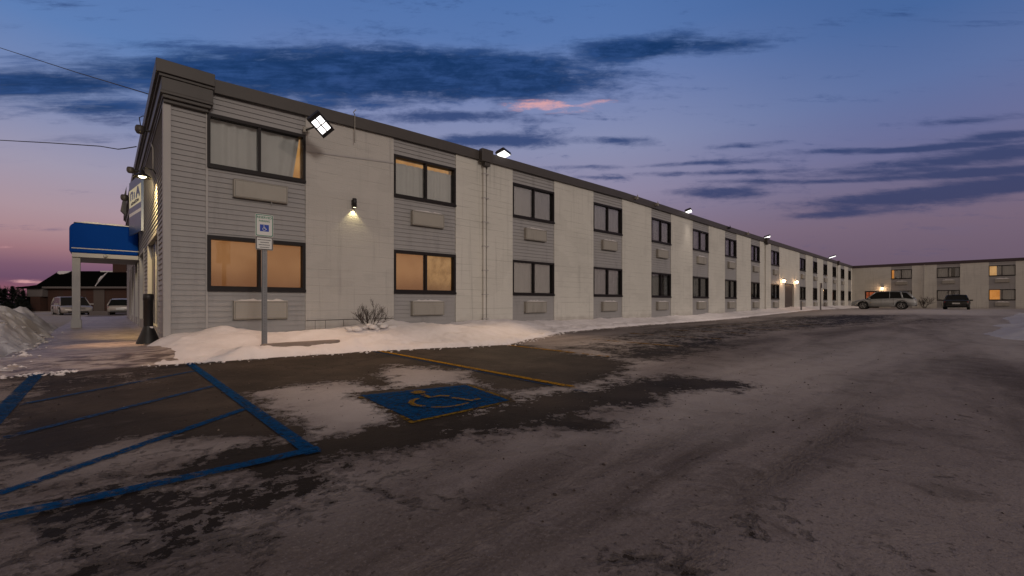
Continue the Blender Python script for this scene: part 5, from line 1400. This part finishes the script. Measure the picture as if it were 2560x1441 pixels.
car('parked_car', 'pale small car seen from behind beside the end wall', 'car', (vb.x, vb.y, -.10), R(84), 4.3, 1.75, 1.42, 'pearl', 'suv', group='vehicles by the brick house')

# low concrete block between the two vehicles
p = c2w((249-CX)/F*35, 35, 0); m_ = MB(); Mr = Matrix.Translation(p) @ Matrix.Rotation(YAW, 4, 'Z')
m_.box((-.75, -.1, -.2), (.75, .1, .32), Mr); tag(m_.build('concrete_block', M['stone'], bevel=.02), 'low pale concrete block between van and small car', 'block')

# ---------------------------------------------------------------- brick house on the left
DH = 50.0
hc = c2w(0, DH, 0)
hs = thing('brick_house', 'low brick house with a dark hipped roof and snow in the valley', 'house', c2w((200-CX)/F*DH, DH, 0), rotz=YAW)
hx = lambda px: (px-200)/F*DH
hd_ = lambda px, y: (px-CX)/F*(DH+y)-(200-CX)/F*DH
hz_ = lambda py: EYE+(HY-py)*DH/F
def hb(m, name, mat, parent=hs, **k): return m.build(name, mat, parent, local=True, **k)
m_ = MB(); m_.box((hx(120), 0, -.4), (hx(420), 9, hz_(720))); hb(m_, 'wall', M['brick'])
m_ = MB(); m_.box((hx(235), -.06, -.4), (hx(262), -.002, hz_(724))); hb(m_, 'door', M['door'])
m_ = MB(); zr = hz_(680); ze = hz_(718)
R0, R1, R2, R3 = (hx(98), -.6, ze), (hx(430), -.6, ze), (hx(430), 9.6, ze), (hx(98), 9.6, ze); T0, T1 = (hd_(147, 4.4), 4.4, zr+.4), (hx(430), 4.4, zr+.4)
m_.add([R0, R1, R2, R3, T0, T1], [(0, 1, 5, 4), (2, 3, 4, 5), (3, 0, 4), (1, 2, 5), (0, 3, 2, 1)]); rf = hb(m_, 'roof', M['roof'])
m_ = MB(); m_.box((hx(98), -.66, ze-.18), (hx(430), -.601, ze+.03)); hb(m_, 'gutter', M['stone'])
def onroof(px, u): # u 0 eave .. 1 ridge
    return (hd_(px, -.6+5.0*u), -.6+5.0*u, ze+(zr+.4-ze)*u)
def snowpatch(pts, name='snow_patch'):
    P = [Vector(onroof(*p))+Vector((0, -.03, .05)) for p in pts]; Q = [p+Vector((0, .02, -.06)) for p in P]; n = len(P)
    m = MB(); m.add(P+Q, [tuple(range(n)), tuple(range(2*n-1, n-1, -1))]+[(i, (i+1) % n, n+(i+1) % n, n+i) for i in range(n)]); m.build(name, M['roofsnow'], rf, local=True)
snowpatch([(240, .03), (247, .45), (252, .62), (262, .72), (272, .97), (262, .78), (246, .35), (238, .03)])
snowpatch([(147, .98), (178, .98), (170, .88), (158, .80), (148, .78), (143, .86)])
snowpatch([(250, .99), (330, .99), (330, .93), (252, .94)])
m_ = MB(); m_.box((hd_(289, 4.4), 4.0, zr+.1), (hd_(322, 4.4), 5.0, zr+1.35)); hb(m_, 'chimney', M['brick'])
# porch at its left end
m_ = MB(); m_.box((hx(88), -.5, -.4), (hx(112), 1.4, hz_(742))); hb(m_, 'porch_pier', M['brick'])
m_ = MB(); m_.box((hx(80), -.55, hz_(742)), (hx(119), 2, hz_(720))); hb(m_, 'porch_beam', M['stone'])
m_ = MB(); m_.prism([(hx(62), hz_(722)), (hx(120), hz_(722)), (hx(120), hz_(713)), (hx(98), hz_(716)), (hx(64), hz_(719))], -1.0, 3); hb(m_, 'porch_roof', M['roof'])
m_ = MB(); m_.box((hx(70), -.6, -.4), (hx(72), -.5, hz_(722))); hb(m_, 'porch_post', M['stone'])

# ---------------------------------------------------------------- trees at the far left
def conifer(label, px, dep, top, wpx, seed, base=795):
    rr_ = random.Random(seed); p = c2w((px-CX)/F*dep, dep, -.2); h = (HY-top)*dep/F+EYE+.2; rad = wpx/2*dep/F
    t = thing('conifer_tree', label, 'tree', p, 'dark conifers left of the brick house')
    m_ = MB(); m_.tube([p, p+Vector((0, 0, h*.97))], .09, 6, r2=.015); m_.build('trunk', M['bark'], t)
    m_ = MB()
    for k in range(1500):
        u = rr_.random()**.8; z = .25+u*(h-.25); rr2 = rad*(1-u)**.75*(.82+.3*math.sin(u*38+seed))+.04
        a = rr_.uniform(0, 6.283); d = rr2*math.sqrt(rr_.uniform(.12, 1)); q = p+Vector((d*math.cos(a), d*math.sin(a), z-.15*d))
        l = rr_.uniform(.12, .34); dr = Vector((math.cos(a), math.sin(a), rr_.uniform(-.5, .25))); sd = Vector((-math.sin(a), math.cos(a), rr_.uniform(-.3, .3)))*l*.35
        m_.add([q-dr*l*.4-sd, q-dr*l*.4+sd, q+dr*l*.6], [(0, 1, 2)])
    m_.build('crown', M['needles'], t)
cf = [('leftmost dark conifer at the photo edge', -8, 46, 712, 60), ('tall dark conifer, first fully in view', 12, 47, 722, 34), ('broad dark conifer, second from the left', 31, 48, 716, 38), ('narrow dark conifer between two broad ones', 47, 46, 738, 26),
      ('pointed dark conifer nearest the porch', 58, 49, 727, 28), ('small dark conifer touching the porch post', 72, 50, 731, 22), ('low wide conifer at the foot of the pointed one', 62, 44, 752, 44), ('low shaggy conifer at the left snow edge', 20, 43, 752, 60), ('low dark conifer beside the brick pier', 84, 52, 748, 26)]
for i, (lb, px, dep, top, wp_) in enumerate(cf): conifer(lb, px, dep, top, wp_, i*3+1)
def bare_tree(label, px, dep, top, seed):
    rr_ = random.Random(seed); p = c2w((px-CX)/F*dep, dep, -.2); h = (HY-top)*dep/F+EYE
    t = thing('bare_tree', label, 'tree', p, 'leafless trees left of the brick house'); m_ = MB(); tr = MB()
    tr.tube([p, p+Vector((.05, 0, h*.45))], .16, 7, r2=.1); tr.build('trunk', M['bark'], t)
    def br(q, d, L, rad, lev):
        pts = [q]
        for k in range(4):
            d = (d+Vector((rr_.uniform(-.3, .3), rr_.uniform(-.3, .3), rr_.uniform(-.1, .15)))).normalized(); q = q+d*L/4; pts.append(q)
            if lev < 4 and k > 0:
                for _ in range(2):
                    if rr_.random() < .72: br(q, (d+Vector((rr_.uniform(-.8, .8), rr_.uniform(-.8, .8), rr_.uniform(-.1, .5)))).normalized(), L*rr_.uniform(.5, .68), rad*.6, lev+1)
        m_.tube(pts, rad, 4, False, r2=rad*.5)
    for k in range(5):
        a = k*1.26; br(p+Vector((.05, 0, h*.38)), Vector((math.cos(a)*.8, math.sin(a)*.8, .9)).normalized(), h*.33, .07, 1)
    m_.build('crown', M['bark'], t)
bare_tree('leafless round crowned tree rising over the conifers', 22, 58, 706, 3)
bare_tree('smaller leafless tree beyond the photo edge conifers', -14, 60, 716, 5)

# ---------------------------------------------------------------- loose ice chunks and grit lying about (uncountable)
def debris(name, label, pts, mat, smin, smax, seed):
    rr_ = random.Random(seed); m_ = MB()
    for (x, y, z) in pts:
        a = rr_.uniform(smin, smax)*(.4+.6*rr_.random()); vs = []
        for q in ((1, 0, 0), (0, 1, 0), (-1, 0, 0), (0, -1, 0), (0, 0, 1), (0, 0, -1)):
            vs.append((x+q[0]*a*rr_.uniform(.6, 1.3)+rr_.uniform(-.3, .3)*a, y+q[1]*a*rr_.uniform(.6, 1.3)+rr_.uniform(-.3, .3)*a, z+q[2]*a*rr_.uniform(.4, .8)+a*.15))
        m_.add(vs, [(0, 1, 4), (1, 2, 4), (2, 3, 4), (3, 0, 4), (1, 0, 5), (2, 1, 5), (3, 2, 5), (0, 3, 5)])
    o = m_.build(name, mat); o['kind'] = 'stuff'; o['label'] = label
    return o
rg = random.Random(99); P1 = []
for _ in range(700):
    x = rg.uniform(.4, 30)**1.0; y = float(yb(x))-abs(rg.gauss(0, .16))+.05; P1.append((x, y, 0.01+float(gz(x))))
for _ in range(150):
    y = rg.uniform(9, 19); x = -.95-.03*(y-9)+abs(rg.gauss(0, .13))-.06; P1.append((x, y, .17 if y > 9.9 else .1))
for _ in range(260):
    x = rg.uniform(-4.5, -.3); P1.append((x, 8.95-abs(rg.gauss(0, .18)), 0.01))
debris('ice_chunks', 'small loose chunks of ice along the snow edges', P1, M['snow'], .012, .05, 5)
P4 = []
for _ in range(260):
    x = -.45-abs(rg.gauss(0, .9)); y = rg.uniform(8.9, 15)
    ii = int(np.searchsorted(HEAP[0], x)); jj = int(np.searchsorted(HEAP[1], y))
    if 0 < ii < len(HEAP[0]) and 0 < jj < len(HEAP[1]): P4.append((x, y, float(HEAP[2][jj, ii])-.035))
debris('snow_lumps', 'broken lumps of shovelled snow on the heap', P4, M['heapsnow'], .02, .08, 8)
P2 = []
for _ in range(1500):
    d = rg.uniform(1.2, 4.2)**2*.8+.8; a = rg.uniform(-.85, .85); q = c2w(d*math.tan(a), d, 0)
    if q.y < float(yb(q.x))-.2: P2.append((q.x, q.y, .008+float(gz(q.x))))
debris('grit', 'dark grit scattered over the packed snow', P2, M['bark'], .004, .013, 6)
P3 = []
for _ in range(130):
    d = rg.uniform(1.2, 4.0)**2*.8+.8; a = rg.uniform(-.85, .85); q = c2w(d*math.tan(a), d, 0)
    if q.y < float(yb(q.x))-.2: P3.append((q.x, q.y, .006+float(gz(q.x))))
debris('ice_crumbs', 'pale crumbs of ice scattered over the lot', P3, M['kerbstone'], .004, .012, 7)
